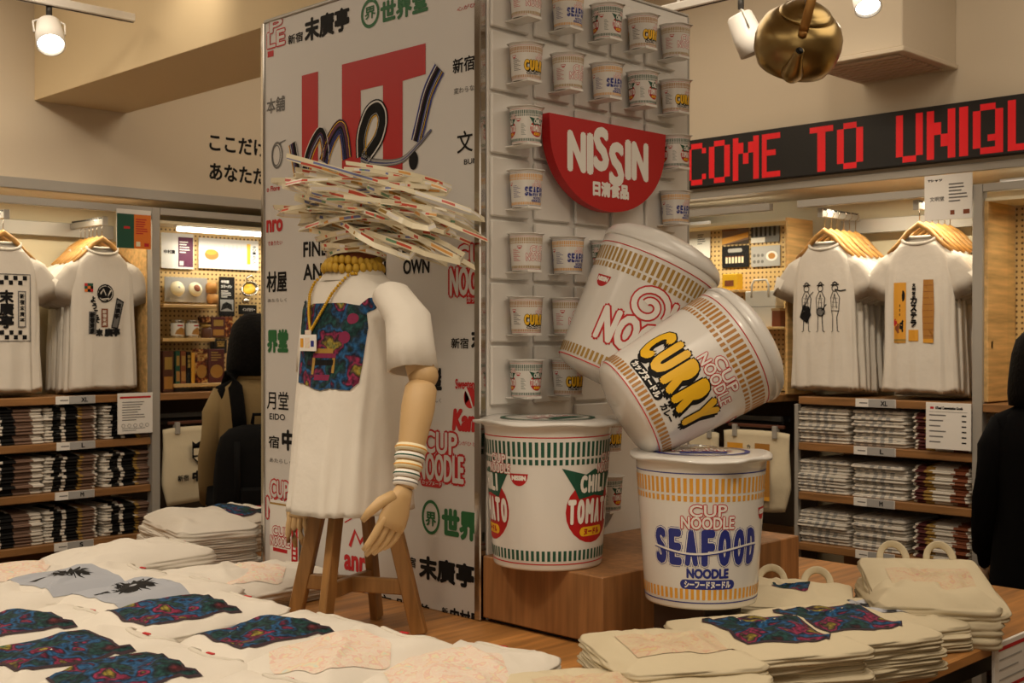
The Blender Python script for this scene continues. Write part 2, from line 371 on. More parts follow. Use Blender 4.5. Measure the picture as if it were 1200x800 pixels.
class Face:
    """a flat face standing in the place; pixel readings of the photograph are turned into metres on it once"""
    def __init__(s, pl): s.pl = pl; s.X, s.Y, s.N = plane_frame(pl); s.o = V((pl[1], 0, 0)) if pl[0] == 'u' else V((0, pl[1], 0)); s.d = D()
    def xy(s, px, py): p = hit(s.pl, px, py); return (p.dot(s.X), p.z)
    def text(s, t, x0, yt, yb, x1, mi=0, bold=0, ly=1, yt1=None, slant=0):
        a = s.xy(x0, yb); b = s.xy(x1, yb); c = s.xy(x0, yt)
        s.d.text(t, a[0], a[1], b[0] - a[0], c[1] - a[1], mi, bold * (c[1] - a[1]), ly, slant=slant)
    def poly(s, pts, mi=0, ly=1): s.d.poly([s.xy(*p) for p in pts], mi, ly)
    def rect(s, x0, yt, yb, x1, mi=0, ly=1):
        a = s.xy(x0, yb); b = s.xy(x1, yb); c = s.xy(x0, yt); s.d.rect(a[0], a[1], b[0] - a[0], c[1] - a[1], mi, ly)
    def fn(s, x, y, ly): return s.o + s.X * x + s.Y * y + s.N * (.0006 * ly)
    def build(s, name, mats, parent=None, clip=None):
        b = B(); s.d.emit(b, s.fn, clip=clip); o = b.build(name, mats)
        if parent: o.parent = parent; o.matrix_parent_inverse = Matrix.Translation(parent.location).inverted()
        return o
def keep(o, parent):
    """parent o and keep it where it stands"""
    o.parent = parent; o.matrix_parent_inverse = parent.matrix_basis.inverted(); return o
ORD = ['topmost', 'second from top', 'third from top', 'fourth from top', 'fifth from top', 'sixth from top', 'seventh from top', 'eighth from top', 'ninth from top', 'tenth from top', 'eleventh from top', 'twelfth from top', 'thirteenth from top']
# ------------------------------------------------------------------ the room
CEIL = 3.4
struct('floor', B().box(-3, 6.2, -3, 6.7, -.1, 0), 'floor')
struct('ceiling', B().box(-3, 6.2, -3, 6.7, CEIL, CEIL + .1), 'ceiling')
VF, UF, FT = 5.57, 5.05, 2.235
struct('wall_left', B().box(-3, UF, VF, 6.15, FT, CEIL, bev=0), 'wall')
struct('wall_left_rear', B().box(-3, 6.15, 6.03, 6.15, 0, FT, bev=0), 'niche')
struct('wall_right', B().box(UF, 5.7, -3, VF, FT + .03, CEIL, bev=0), 'wall')
struct('wall_right_rear', B().box(5.55, 5.7, -3, 6.03, 0, FT + .03, bev=0), 'niche')
struct('wall_behind', B().box(-3.1, -3, -3, 6.7, 0, CEIL, bev=0), 'wall')
struct('wall_near', B().box(-3, 6.2, -3.1, -3, 0, CEIL, bev=0), 'wall')
struct('trim_1', B().box(-3, UF - .01, VF - .012, VF, FT - .0, FT + .05, bev=.002), 'metal')
struct('beam', B().box(2.43, 2.89, 3.0, VF, 2.65, CEIL, bev=.002), 'soffit')
o = struct('trim_2', B().box(UF - .012, UF, -1, VF - .02, FT + .02, FT + .055, bev=.002), 'metal')
# air conditioning box on the right wall
ac = thing('air_conditioner', 'beige boxed air conditioner with a grille underneath, high above the red sign', 'air conditioner', (4.8, 2.56, 2.705))
keep(B().box(4.57, UF - .001, 2.35, 2.78, 2.72, CEIL - .001, bev=.004).build('casing', 'wall'), ac)
g = B().box(4.56, UF - .001, 2.34, 2.79, 2.700, 2.72, bev=.003)
keep(g.build('grille_frame', 'wall'), ac)
g = B()
for i in range(9): g.box(4.60 + i * .045, 4.625 + i * .045, 2.38, 2.75, 2.690, 2.699, 0, .001)
keep(g.build('grille', 'grille'), ac)
# wall lettering
w = Face(('v', VF))
wt_ = thing('wall_lettering', 'black Japanese slogan in two lines on the cream wall above the food case', 'lettering', hit(('v', VF), 246, 210))
for s_, ya, yb in (('ここだけ', 157, 176), ('あなただ', 191, 210)): w = Face(('v', VF)); w.text(s_, 246, ya, yb, 312, 0, .035); keep(w.build('text_line', ['ink']), wt_)
# ------------------------------------------------------------------ track and spotlights
def track(name, a, b, label):
    a, b = V(a), V(b); t = thing(name, label, 'lighting track', a)
    d = (b - a); ln = d.length
    bd = B().box(0, ln, -.018, .018, 0, .032, 0, .003); bd.box(0, ln, -.006, .006, -.001, .006, 1, 0)
    o = bd.build('rail', ['white', 'slot'], t); o.rotation_euler = d.to_track_quat('X', 'Z').to_euler()
    for k in (.25, .8): 
        p = d * k; B().tube([p + V((0, 0, .02)), p + V((0, 0, CEIL - a.z))], .006).build('drop_rod', 'white', t)
    return t
tl = at(62, 8, 4.6)
track('lighting_track', (tl.x - 1.0, tl.y, tl.z), (tl.x + .33, tl.y, tl.z), 'white lighting track carrying the lit spotlight above the left shelves')
VW, RT = V((1, 1, 0)) / R2, V((1, -1, 0)) / R2
def spotlight(top, aim, ln, r, lit, label, power=0):
    top = V(top); t = thing('spotlight', label, 'spotlight', top, group='ceiling spotlights')
    d = V(aim).normalized(); m = d.to_track_quat('Z', 'Y').to_matrix().to_4x4()
    c0 = V((0, 0, -.09))
    B().tube([V((0, 0, .0)), V((0, 0, -.05))], .012).build('mount', 'darkmetal', t)
    side = V((0, 0, 1)).cross(d).normalized() if abs(d.z) < .99 else V((1, 0, 0))
    c = c0 + d * ln * .3
    bk = B()
    for sg in (-1, 1): bk.tube([V((0, 0, -.05)), c0 * .9 + side * sg * r * 1.08 - d * .01, c + side * sg * r * 1.06], .004)
    bk.build('bracket', 'white', t)
    mt = Matrix.Translation(c0 - d * .02) @ m
    b = B().lathe([(.0, 0), (r * .75, 0), (r * .86, .008), (r, ln * .55), (r, ln), (r * .93, ln), (r * .9, ln - .02)], 28, 0, mt); b.build('lamp_housing', 'white', t)
    b = B().lathe([(.0, ln - .012), (r * .9, ln - .013)], 28, 0, mt); b.build('lens', 'lens' if lit else 'lightgrey', t)
    if lit:
        e = top + c0 + d * (ln + .02); lamp('SPOT', e, e + d, power, angle=50, size=.04, name='spotlight_lamp')
    return t
p = at(58, 4, 4.6); spotlight(p, -VW * .62 + RT * .30 - V((0, 0, .8)), .13, .052, True, 'lit white spotlight hanging from the track on the left', 12)
p = at(1012, -42, 4.4); spotlight(p, -VW * .5 - V((0, 0, .8)), .12, .048, True, 'lit white spotlight at the top edge beside the ceiling box', 12)
p = at(868, -4, 4.7); spotlight(p, V((.30, -.30, -1)), .16, .058, False, 'unlit pale spotlight behind the hanging kettle', 0)
pp = at(868, -4, 4.7); track('lighting_track', (pp.x, pp.y - .9, pp.z), (pp.x, pp.y + .6, pp.z), 'white lighting track above the hanging kettle')
pq = at(1012, -42, 4.4); track('lighting_track', (pq.x, pq.y - .6, pq.z), (pq.x, pq.y + .5, pq.z), 'white lighting track above the ceiling box spotlight')
# ------------------------------------------------------------------ display table
TT = .755
tb = thing('display_table', 'large wooden display table covered with folded shirts and tote bags', 'table', (2.2, 2.6, 0))
keep(B().box(.55, 3.85, 1.345, 4.25, TT - .03, TT, bev=.004).build('tabletop', 'table'), tb)
keep(B().box(.65, 3.75, 1.43, 4.15, TT - .12, TT - .031, bev=.003).build('apron', 'darkmetal'), tb)
for x in (.7, 2.2, 3.68):
    for y in (1.48, 4.1): keep(B().box(x - .03, x + .03, y - .03, y + .03, 0, TT - .121).build('leg', 'darkmetal'), tb)
keep(B().box(.75, 3.65, 1.5, 4.08, .25, .28).build('lower_shelf', 'shelfwood'), tb)
# poster pinned to the table edge at right
pf = Face(('v', 1.335)); a = pf.xy(1166, 752); 
ps = thing('notice_sheet', 'white notice sheet with red lines hanging on the table front edge', 'notice', (a[0], 1.33, .7))
keep(B().box(a[0], a[0] + .3, 1.334, 1.343, .36, .757, bev=.001).build('sheet', 'paper'), ps)
pf.pl = ('v', 1.3335); pf.o = V((0, 1.3335, 0))
for k in range(4): pf.d.rect(a[0] + .02, .735 - k * .105, .26, .010, 0)
for k in range(14): pf.d.rect(a[0] + .025, .71 - k * .026, .1 + .13 * rnd.random(), .004, 1)
keep(pf.build('printing', ['redink', 'lightgrey']), ps)
# ------------------------------------------------------------------ display tower with poster panel and cup board
PU, PV, PV2, PTOP, BU2 = 2.345, 2.463, 3.54, 2.62, 3.295
tw = thing('display_tower', 'tall white display tower with printed poster side and board of cups', 'display', (2.8, 3.0, TT))
keep(B().box(PU + .03, BU2 - .01, PV + .03, PV2 - .01, TT, PTOP - .01, bev=.002).build('core', 'panel'), tw)
keep(B().box(PU, PU + .028, PV + .03, PV2, TT + .001, PTOP, bev=.001).build('poster_panel', 'panel'), tw)
keep(B().box(PU + .02, BU2, PV, PV + .028, TT + .001, PTOP, bev=.002).build('cup_board', 'white'), tw)
keep(B().box(PU - .006, PU + .018, PV + .002, PV + .028, TT + .001, PTOP, bev=.003).build('corner_trim', 'chrome'), tw)
keep(B().box(PU - .006, PU + .02, PV2, PV2 + .018, TT + .001, PTOP + .004, bev=.003).build('edge_trim', 'chrome'), tw)
keep(B().box(PU - .006, PU + .02, PV + .03, PV2, PTOP, PTOP + .012, bev=.003).build('top_trim', 'metal'), tw)
keep(B().box(PU + .02, BU2, PV - .004, PV + .02, PTOP, PTOP + .008, bev=.002).build('top_trim', 'metal'), tw)
keep(B().box(BU2, BU2 + .008, PV - .002, PV + .03, TT + .001, PTOP, bev=.002).build('edge_trim', 'metal'), tw)
p = Face(('u', PU - .0004))
K, RD, GR, WH, GY = 0, 1, 2, 3, 4
def cn(f, x0, yt, yb, x1, a='CUP', b='NOODLE'):
    m = yt + (yb - yt) * .46
    q = (x1 - x0) * .14
    f.text(a, x0 + q, yt, m - 1, x1 - q, RD, .13); f.text(a, x0 + q, yt, m - 1, x1 - q, WH, .035, 2)
    f.text(b, x0, m, yb, x1, RD, .13); f.text(b, x0, m, yb, x1, WH, .035, 2)
cn(p, 314, 26, 57, 334, 'P', 'LE'); p.rect(314, 61, 68, 321, RD)
p.text('新宿', 338, 42, 53, 355, K, .02); p.text('末廣亭', 358, 24, 49, 409, K, .05)
cx, cy = p.xy(434, 16); p.d.ring(cx, cy, .04, .011, GR); p.text('界', 428, 10, 24, 440, GR, .03)
p.text('世界堂', 447, 4, 28, 501, GR, .055)
p.text('心がひとつ', 536, 9, 14, 572, RD, .01); p.text('新宿', 531, 70, 87, 556, K, .02); p.text('変わらない', 532, 104, 111, 562, GY, .01)
p.text('文', 536, 155, 180, 554, K, .012); p.text('BUN', 544, 187, 193, 560, K, .02)
p.text('本舗', 313, 117, 134, 334, GY, .02)
cx, cy = p.xy(325, 182); p.d.ring(cx, cy, .03, .008, GY, ry=.042); p.d.ring(cx - .004, cy, .022, .004, GY, ry=.034); p.d.stroke([p.xy(328, 168), p.xy(335, 164)], .007, GY, 1, .003)
p.text('o Fiore', 313, 219, 225, 328, RD, .03)
p.text('nro', 313, 259, 272, 331, RD, .08); p.text('でありたい', 314, 283, 288, 331, RD, .01)
p.text('材屋', 313, 319, 342, 336, K, .03); p.text('あたらしく', 314, 350, 354, 336, GY, .01)
p.text('界堂', 314, 387, 412, 337, GR, .06)
p.text('月堂', 313, 458, 479, 338, K, .01); p.text('EIDO', 316, 484, 491, 334, K, .02)
p.text('宿', 315, 510, 524, 327, K, .02); p.text('中', 331, 504, 526, 344, K, .06); p.text('あたらしく', 316, 536, 541, 342, GY, .01)
cn(p, 313, 562, 606, 342, 'CUP', 'NOO')
p.text('FIND LOCAL', 356, 284, 301, 440, K, .035); p.text('TEES,', 461, 282, 299, 498, K, .04)
p.text('AND DESIGN', 356, 310, 328, 452, K, .035); p.text('OWN', 473, 305, 321, 503, K, .04)
p.text('ここだけ', 356, 352, 366, 420, K, .03); p.text('あなただけ', 356, 375, 391, 430, K, .03)
p.text('文', 349, 434, 449, 359, K, .02)
p.text('亭', 357, 648, 667, 369, K, .05)
p.text('anro', 404, 650, 666, 438, RD, .08); p.d.stroke([p.xy(410, 640), p.xy(416, 622), p.xy(422, 636), p.xy(430, 624)], .014, RD)
p.d.stroke([p.xy(404, 612), p.xy(418, 604), p.xy(428, 610), p.xy(438, 624)], .004, RD)
cn(p, 528, 288, 346, 586, 'CUP', 'NOODLE'); p.rect(547, 346, 356, 570, RD); p.text('カップ', 548, 347, 354, 562, WH, .02, 2)
p.text('新宿', 529, 396, 408, 549, K, .02); p.text('末', 553, 386, 408, 566, K, .05)
p.text('屋', 503, 432, 456, 517, K, .06); p.text('らしく', 506, 466, 471, 517, GY)
p.text('Sweeten', 534, 444, 455, 556, RD, .04); p.text('Kanro', 531, 480, 503, 572, RD, .08, slant=.12)
cx, cy = p.xy(551, 466); p.d.disc(cx, cy, .026, .03, RD); p.d.stroke([(cx - .02, cy + .03), (cx, cy), (cx + .015, cy - .035)], .009, WH, 2, .004); p.poly([(545, 458), (552, 465), (545, 474)], RD)
p.text('心がひとつ', 536, 516, 521, 564, RD)
cn(p, 490, 505, 560, 543); x0, y0 = p.xy(493, 569); p.d.pill(x0, y0, .095, .024, RD); p.text('カップヌードル', 495, 562, 567, 522, WH, .02, 2)
cx, cy = p.xy(505, 606); p.d.ring(cx, cy, .036, .009, GR, ry=.046); p.text('界', 499, 599, 615, 511, GR, .03)
p.text('世界堂', 519, 596, 627, 580, GR, .06)
p.text('宿', 479, 652, 664, 487, K, .02); p.text('末廣亭', 492, 651, 676, 555, K, .055)
p.text('文 明 堂', 443, 695, 709, 503, K, .02); p.text('新', 518, 711, 720, 525, K, .02); p.text('中村屋', 528, 712, 728, 563, K, .05)
keep(p.build('lettering', ['ink', 'redink', 'green', 'panel', 'grey'], clip=(-PV2 + .001, -PV - .029)), tw)
# the big red letters with the brushed word across them
q = Face(('u', PU - .0004))
q.poly([(354, 89), (373, 84), (373, 200), (379, 206), (401, 203), (401, 226), (372, 230), (358, 222), (354, 208)], 0)
q.poly([(401, 76), (499, 51), (499, 87), (472, 95), (472, 212), (449, 217), (449, 100), (423, 106), (423, 228), (401, 231)], 0)
def brush(pts, w, cols, n=9, seed=1, w1=None):
    w *= 1.2
    r = random.Random(seed); P = [V((*q.xy(*a), 0)) for a in pts]; S = []
    for i in range(len(P) - 1):
        a, b, c, d = P[max(0, i - 1)], P[i], P[i + 1], P[min(len(P) - 1, i + 2)]
        for k in range(6):
            t = k / 6; S.append(.5 * (2 * b + (c - a) * t + (2 * a - 5 * b + 4 * c - d) * t * t + (3 * b - a - 3 * c + d) * t ** 3))
    S.append(P[-1])
    q.d.stroke([(s.x, s.y) for s in S], w, 1, 2, w1)
    for j in range(n):
        off = (j / (n - 1) - .5) * w * .95; c = r.choice(cols); ww = w / n * r.uniform(.35, 1.1)
        pts2 = []
        for i, s in enumerate(S):
            d = (S[min(i + 1, len(S) - 1)] - S[max(0, i - 1)]).normalized(); o = off * (1 + ((w1 or w) / w - 1) * i / len(S)); pts2.append((s.x - d.y * o + r.uniform(-.0008, .0008), s.y + d.x * o))
        q.d.stroke(pts2, ww, c, 3 + j % 3)
CL = [1, 1, 1, 2, 3, 4, 5, 6, 1, 2]
brush([(343, 168), (348, 196), (353, 218), (357, 208), (364, 178), (376, 156), (381, 170), (382, 188)], .035, CL, 9, 3)
brush([(380, 190), (388, 165), (399, 149), (404, 160), (407, 186)], .042, CL, 9, 4)
brush([(424, 184), (424, 160), (432, 134), (443, 126), (449, 138), (445, 160), (434, 178), (428, 186)], .042, CL, 9, 5)
brush([(424, 184), (440, 190), (470, 188), (492, 168), (506, 152)], .022, [1, 3, 4, 3, 7], 6, 6, .004)
brush([(488, 166), (494, 140), (502, 108), (515, 80)], .045, CL, 10, 7)
cx, cy = q.xy(485, 188); q.d.disc(cx, cy, .021, .028, 1, 3)
keep(q.build('red_logo', ['red', 'ink', 'yellow', 'lightgrey', 'navy', 'purple', 'panel', 'grey']), tw)
# card leaning beside the tower
c = Face(('u', PU - .03)); a = c.xy(316, 690); b_ = c.xy(349, 690); t_ = c.xy(316, 624)
cdn = thing('price_card', 'small white card with a red strip standing between tower and stool leg', 'card', (PU - .05, -a[0] - .06, TT))
wd = b_[0] - a[0]
keep(B().box(PU - .03, PU - .026, -b_[0], -a[0], TT + .0, TT + .25, bev=.001).build('card', 'paper'), cdn)
keep(B().box(PU - .07, PU - .026, -b_[0], -a[0], TT, TT + .006, bev=.001).build('card_foot', 'paper'), cdn)
c.d.rect(b_[0] - .036, TT + .006, .035, .24, 0); c.d.rect(a[0], TT + .236, wd, .006, 2)
cw = wd - .04
c.d.text('CUP', a[0] + .018, TT + .135, cw - .03, .028, 0, .004); c.d.text('CUP', a[0] + .018, TT + .135, cw - .03, .028, 1, .001, 2)
c.d.text('NOODLE', a[0] + .006, TT + .10, cw - .01, .03, 0, .004); c.d.text('NOODLE', a[0] + .006, TT + .10, cw - .01, .03, 1, .001, 2)
c.d.rect(a[0] + .02, TT + .08, cw - .04, .012, 0)
for k in range(9): c.d.rect(b_[0] - .026, TT + .05 + k * .016, .015, .009, 1, 2)
keep(c.build('printing', ['redink', 'paper', 'gold']), cdn)
# ------------------------------------------------------------------ wooden plinth
bx = thing('wooden_plinth', 'low brown wooden plinth carrying the giant green striped cup', 'plinth', (2.8, 2.25, TT))
keep(B().box(PU, 3.27, 2.02, PV - .002, TT + .012, .94, bev=.003).build('block', 'box'), bx)
keep(B().box(PU + .02, 3.25, 2.04, PV - .01, TT, TT + .012, bev=.001).build('shadow_gap_base', 'black'), bx)
# ------------------------------------------------------------------ instant noodle cups
CR1, CR2, CH = .172, .143, .375
CM = ['cup', 'redink', 'paper', 'navy', 'dgreen', 'yellow', 'ink', 'amber', 'gold', 'bronze', 'red']
c_, r_, w_, n_, g_, y_, k_, a_, go_, br_, rr_ = range(11)
def crad(z): return CR2 + (CR1 - .004 - CR2) * max(0, min(1, z / CH))
def cmap(x, y, ly): a = x / .16; r = crad(y) + .0004 * ly; return V((r * math.sin(a), -r * math.cos(a), y))
def cup_noodle_logo(d, x, y, w, h, bold=.005):
    d.text('CUP', x - w * .34, y + h * .5, w * .68, h * .46, r_, bold, 2); d.text('CUP', x - w * .34, y + h * .5, w * .68, h * .46, w_, bold * .28, 3)
    d.text('NOODLE', x - w / 2, y, w, h * .48, r_, bold, 2); d.text('NOODLE', x - w / 2, y, w, h * .48, w_, bold * .28, 3)
def half_mark(d, x, y, w):
    pts = [(x - w / 2, y + w * .28), (x + w / 2, y + w * .28)] + [(x + w * .47 * math.cos(t), y + w * .2 - w * .5 * math.sin(t)) for t in [math.pi * i / 12 for i in range(0, 13)]]
    d.poly(pts, rr_, 1); d.text('NISSIN', x - w * .36, y - w * .02, w * .72, w * .2, w_, .0012, 2)
def cup_print(fl, big):
    d = D(); bar, line = {'N': (go_, r_), 'C': (br_, r_), 'T': (g_, r_), 'S': (a_, n_)}[fl]
    n = 66
    for i in range(n):
        x = 2 * math.pi * .16 * i / n; wd = .0085
        d.rect(x, .290, wd, .038, bar); d.rect(x, .270, wd, .014, bar); d.rect(x, .026, wd, .026, bar)
    for y in (.338, .0165): d.rect(0, y, 2 * math.pi * .16, .0028, line, 1, 72, 1)
    reps = 3 if fl == 'T' else 2
    for s in range(reps):
        x = .16 * 2 * math.pi * s / reps
        half_mark(d, x + .16 * {'S': 1.15, 'T': -1.33, 'N': -1.25, 'C': 1.45}[fl], .232, .054)
        if big: pass
        elif fl != 'T':
            lc = {'S': n_, 'N': r_, 'C': k_}[fl]
            for q in range(9): d.rect(x - .285, .21 - q * .014, .05 + .02 * ((q * 7) % 3), .004, lc, 1, 5)
        else:
            for q in range(9): d.rect(x - .185, .19 - q * .013, .03 + .01 * ((q * 7) % 3), .0035, g_, 1, 3)
        if fl == 'S':
            cup_noodle_logo(d, x, .203, .135, .062, .0032)
            d.spaced('SEAFOOD', x - .147, .110, .294, .092, .0075, [(n_, .0092), (w_, .0076), (n_, .0052)])
            d.stroke([(x - .15 + .3 * t / 20, .15 + .010 * math.sin(t / 20 * 5.5 + 2.6)) for t in range(21)], .006, w_, 4)
            d.stroke([(x - .15 + .3 * t / 20, .147 + .010 * math.sin(t / 20 * 5.5 + 2.6)) for t in range(21)], .0025, n_, 5)
            d.text('NOODLE', x - .055, .081, .11, .022, n_, .0016, 2)
            d.pill(x - .075, .052, .15, .024, n_, 1); d.text('シーフードヌードル', x - .062, .056, .124, .016, w_, .0009, 2)
        if fl == 'T':
            d.disc(x, .150, .088, .082, rr_, 1); d.poly([(x - .10, .262), (x - .03, .244), (x, .258), (x + .03, .244), (x + .10, .262), (x + .062, .205), (x + .05, .182), (x, .19), (x - .05, .182), (x - .062, .205)], g_, 2)
            d.spaced('CHILI', x - .048, .197, .096, .046, .003, [(w_, .003)], {'I': .4}, ly=3)
            d.spaced('TOMATO', x - .082, .118, .164, .064, .003, [(rr_, .0045), (w_, .0034)], {'M': 1.25}, ly=3)
            d.pill(x - .045, .086, .09, .024, y_, 2); d.text('ヌードル', x - .03, .09, .06, .015, rr_, .001, 3)
            cup_noodle_logo(d, x + .055, .246, .085, .05, .002)
        if fl == 'C':
            cup_noodle_logo(d, x + .045, .202, .15, .064, .0032)
            d.spaced('CURRY', x - .155 + .008, .092 - .009, .29, .106, .006, [(k_, .0118), (k_, .0075)], ly=1); d.spaced('CURRY', x - .155, .092, .29, .106, .006, [(k_, .0118), (y_, .0075)], ly=3)
            d.pill(x - .13, .056, .145, .026, k_, 2); d.text('カップヌードル', x - .12, .060, .125, .018, w_, .0012, 3); d.text('カレー', x + .03, .060, .055, .018, k_, .0012, 2)
        if fl == 'N':
            if big:
                sp = [(x - .045 + (.012 + .046 * t / 30) * math.cos(-t / 30 * 9.2 + 2.6), .215 + (.010 + .043 * t / 30) * math.sin(-t / 30 * 9.2 + 2.6)) for t in range(31)]
                d.stroke(sp, .024, r_, 2); d.stroke(sp, .015, w_, 3)
                d.text('UP', x + .02, .18, .11, .07, r_, .008, 2); d.text('UP', x + .02, .18, .11, .07, w_, .003, 3)
                d.text('NOODLE', x - .15, .088, .30, .084, r_, .010, 2); d.text('NOODLE', x - .15, .088, .30, .084, w_, .0045, 3)
            else: cup_noodle_logo(d, x, .1, .26, .15, .006)
    b = B(); d.emit(b, cmap, slicex=.016); return b.mesh('printing', CM)
def round_body():
    return B().lathe([(.0, -.012), (CR2 * .5, -.010), (CR2 - .022, .0), (CR2 - .006, .010), (CR2, .022)] + [(crad(CH * t), CH * t) for t in (.15, .3, .5, .7, .9)] + [(crad(CH), CH - .012)], 56, 0).mesh('body', 'cup')
def round_lid():
    R = crad(CH); return B().lathe([(R + .0002, CH - .014), (R + .002, CH - .008), (R, CH + .002), (R - .010, CH + .018), (R - .035, CH + .034), (R * .6, CH + .044), (R * .3, CH + .047), (0, CH + .048)], 56).mesh('lid', 'lid')
def cup_body():
    return B().lathe([(.0, .012), (CR2 - .016, .010), (CR2 - .010, 0), (CR2 - .002, .001), (CR2, .006)] + [(crad(CH * t), CH * t) for t in (.15, .3, .5, .7, .9)] + [(crad(CH) , CH - .014), (CR1 + .002, CH - .012), (CR1 + .004, CH - .003), (CR1, CH)], 56, 0).mesh('body', 'cup')
def cup_lid(dome):
    b = B(); n = 56; rings = []
    def rr(k, r): 
        a = 2 * math.pi * k / n
        t = math.exp(-((a - math.pi * 1.62) / .14) ** 2) * .022 + math.exp(-((a - math.pi * .8) / .12) ** 2) * .02
        return r + (t if r > CR1 else 0)
    for r, z in ((CR1 + .002, CH - .007), (CR1 + .010, CH - .006), (CR1 + .010, CH + .001), (CR1 - .006, CH + .003)):
        rings.append([V((rr(k, r) * math.cos(2 * math.pi * k / n), rr(k, r) * math.sin(2 * math.pi * k / n), z + (.0035 * math.sin(5 * 2 * math.pi * k / n) + .003 * math.sin(2 * math.pi * k / n) if r > CR1 + .005 else 0))) for k in range(n)])
    for t in (.8, .55, .3, .08):
        rings.append([V(((CR1 - .006) * t * math.cos(2 * math.pi * k / n), (CR1 - .006) * t * math.sin(2 * math.pi * k / n), CH + .003 + dome * (1 - t * t) + .0012 * noise.noise(V((k, t * 9, 1))))) for k in range(n)])
    return b.loft(rings, 0, False, True).mesh('lid', 'lid')
def lid_print(dome, fl):
    d = D(); col = {'T': g_, 'S': n_, 'N': r_, 'C': br_}[fl]
    d.ring(0, 0, .12, .012, col, 1); cup_noodle_logo(d, 0, -.03, .15, .07, .003); d.rect(-.06, -.075, .12, .03, col)
    fn = lambda x, y, ly: V((x, y, CH + .0045 + dome * max(0, 1 - (x * x + y * y) / (CR1 - .006) ** 2) + .0004 * ly))
    b = B(); d.emit(b, fn, .03, .03); return b.mesh('lid_printing', CM)
BODY = cup_body(); LID = cup_lid(.004); DOME = round_lid(); RBODY = round_body()
PR = {f: cup_print(f, False) for f in 'NCTS'}; PRB = {f: cup_print(f, True) for f in 'NCTS'}
def giant_cup(fl, base, axis, face, label, s=1, dome=False):
    """base: centre of the bottom; axis: towards the lid; face: the way the main logo looks"""
    z = V(axis).normalized(); f = V(face); f = (f - z * f.dot(z)).normalized(); y = -f; x = y.cross(z)
    m = Matrix((x, y, z)).transposed().to_4x4()
    t = thing('giant_noodle_cup', label, 'inflatable cup', base, rot=m.to_euler(), group='giant noodle cups'); t.scale = (s, s, s)
    link('body', RBODY if dome else BODY, t); link('printing', PRB[fl], t); l = link('lid', DOME if dome else LID, t)
    if not dome: link('lid_printing', lid_print(.004, fl), l)
    return t
VIEW = V((1, 1, 0)) / R2; RIGHT = V((1, -1, 0)) / R2; UPV = V((0, 0, 1))
def yaw(a): return -VIEW * math.cos(math.radians(a)) + RIGHT * math.sin(math.radians(a))
giant_cup('T', (2.405, 2.268, .9405), (0, 0, 1), yaw(47), 'giant upright cup with green bars and red tomato, standing on the wooden plinth', 1.03)
giant_cup('S', (2.530, 1.850, .885), (0, 0, 1), yaw(-2), 'giant upright seafood cup with orange bars standing in front of the plinth', .985)
ris = thing('display_riser', 'added riser block in shadow-dark brown under the giant seafood cup behind the tote bags', 'riser', (2.53, 1.85, TT))
keep(B().box(2.45, 2.61, 1.78, 1.94, TT + .01, .884).build('block', 'shadow_brown'), ris); keep(B().box(2.44, 2.62, 1.77, 1.95, TT, TT + .01).build('foot', 'black'), ris)  # riser added to carry the cup; its dark brown paints the shadow there
def tilt(px0, px1, z0, dz, fl, face, label, ln):
    a = at(*px0, z0); b = at(*px1, z0 + dz); giant_cup(fl, a, b - a, face, label, ln, True)
CB = at(735, 484, 3.12); 
tilt((731, 484), (884, 394), 3.14, .06, 'C', yaw(3) + UPV * .12, 'giant curry cup tilted on its side across the top of the seafood cup', .985)
tilt((708, 446), (775, 304), 3.42, .02, 'N', yaw(24) + UPV * .1, 'giant tilted cup with gold bars and red lettering behind the curry cup', 1.04)
cb_ = thing('white_cable', 'coil of white cable leaning on the cup board behind the seafood cup', 'cable', (2.78, 2.42, .941))
b = B()
for q in range(5): b.tube([V((2.78 + .07 * math.cos(t) + .006 * q, 2.405 + .008 * q - .03 * math.sin(t), 1.03 + .085 * math.sin(t) + .004 * q)) for t in [2 * math.pi * k / 30 for k in range(30)]], .0035, 6, closed=True)
keep(b.build('coil', 'paper'), cb_)
# ------------------------------------------------------------------ small cups on the board with their tiles
MS = .283
col_u = [hit(('v', PV - .062), x, 395).x for x in (616.5, 665.5, 711.5, 753, 791.5)]
z0 = EYE + (395 - 97) / F * (hit(('v', PV - .062), 616, 395).dot(VIEW)) - .0  # underside of the second row
ROW = .1775
FLN = {'N': ('plain red lettered', 'N'), 'C': ('curry', 'C'), 'T': ('tomato', 'T'), 'S': ('seafood', 'S')}
RW = ['top', 'second', 'third', 'fourth', 'fifth', 'sixth', 'seventh', 'eighth', 'ninth']; CW = ['first', 'second', 'third', 'fourth', 'fifth']
vis = {0: range(5), 1: range(5), 2: (0, 4), 3: (0, 4), 4: (0, 1, 2), 5: (0, 1), 6: (0, 1), 7: (2,), 8: (2,)}
tile_me = None; clip_me = None
bb = B(); bb.box(-.086, .066, .0, .012, -.022, .145, 0, .004); tile_me = bb.mesh('tile', 'white')
bb = B(); bb.box(-.034, .022, -.088, 0, -.0035, -.0005, 0, .0005); bb.box(-.034, .022, -.090, -.087, -.0035, .004, 0, .0005); clip_me = bb.mesh('cup_ledge', 'white')
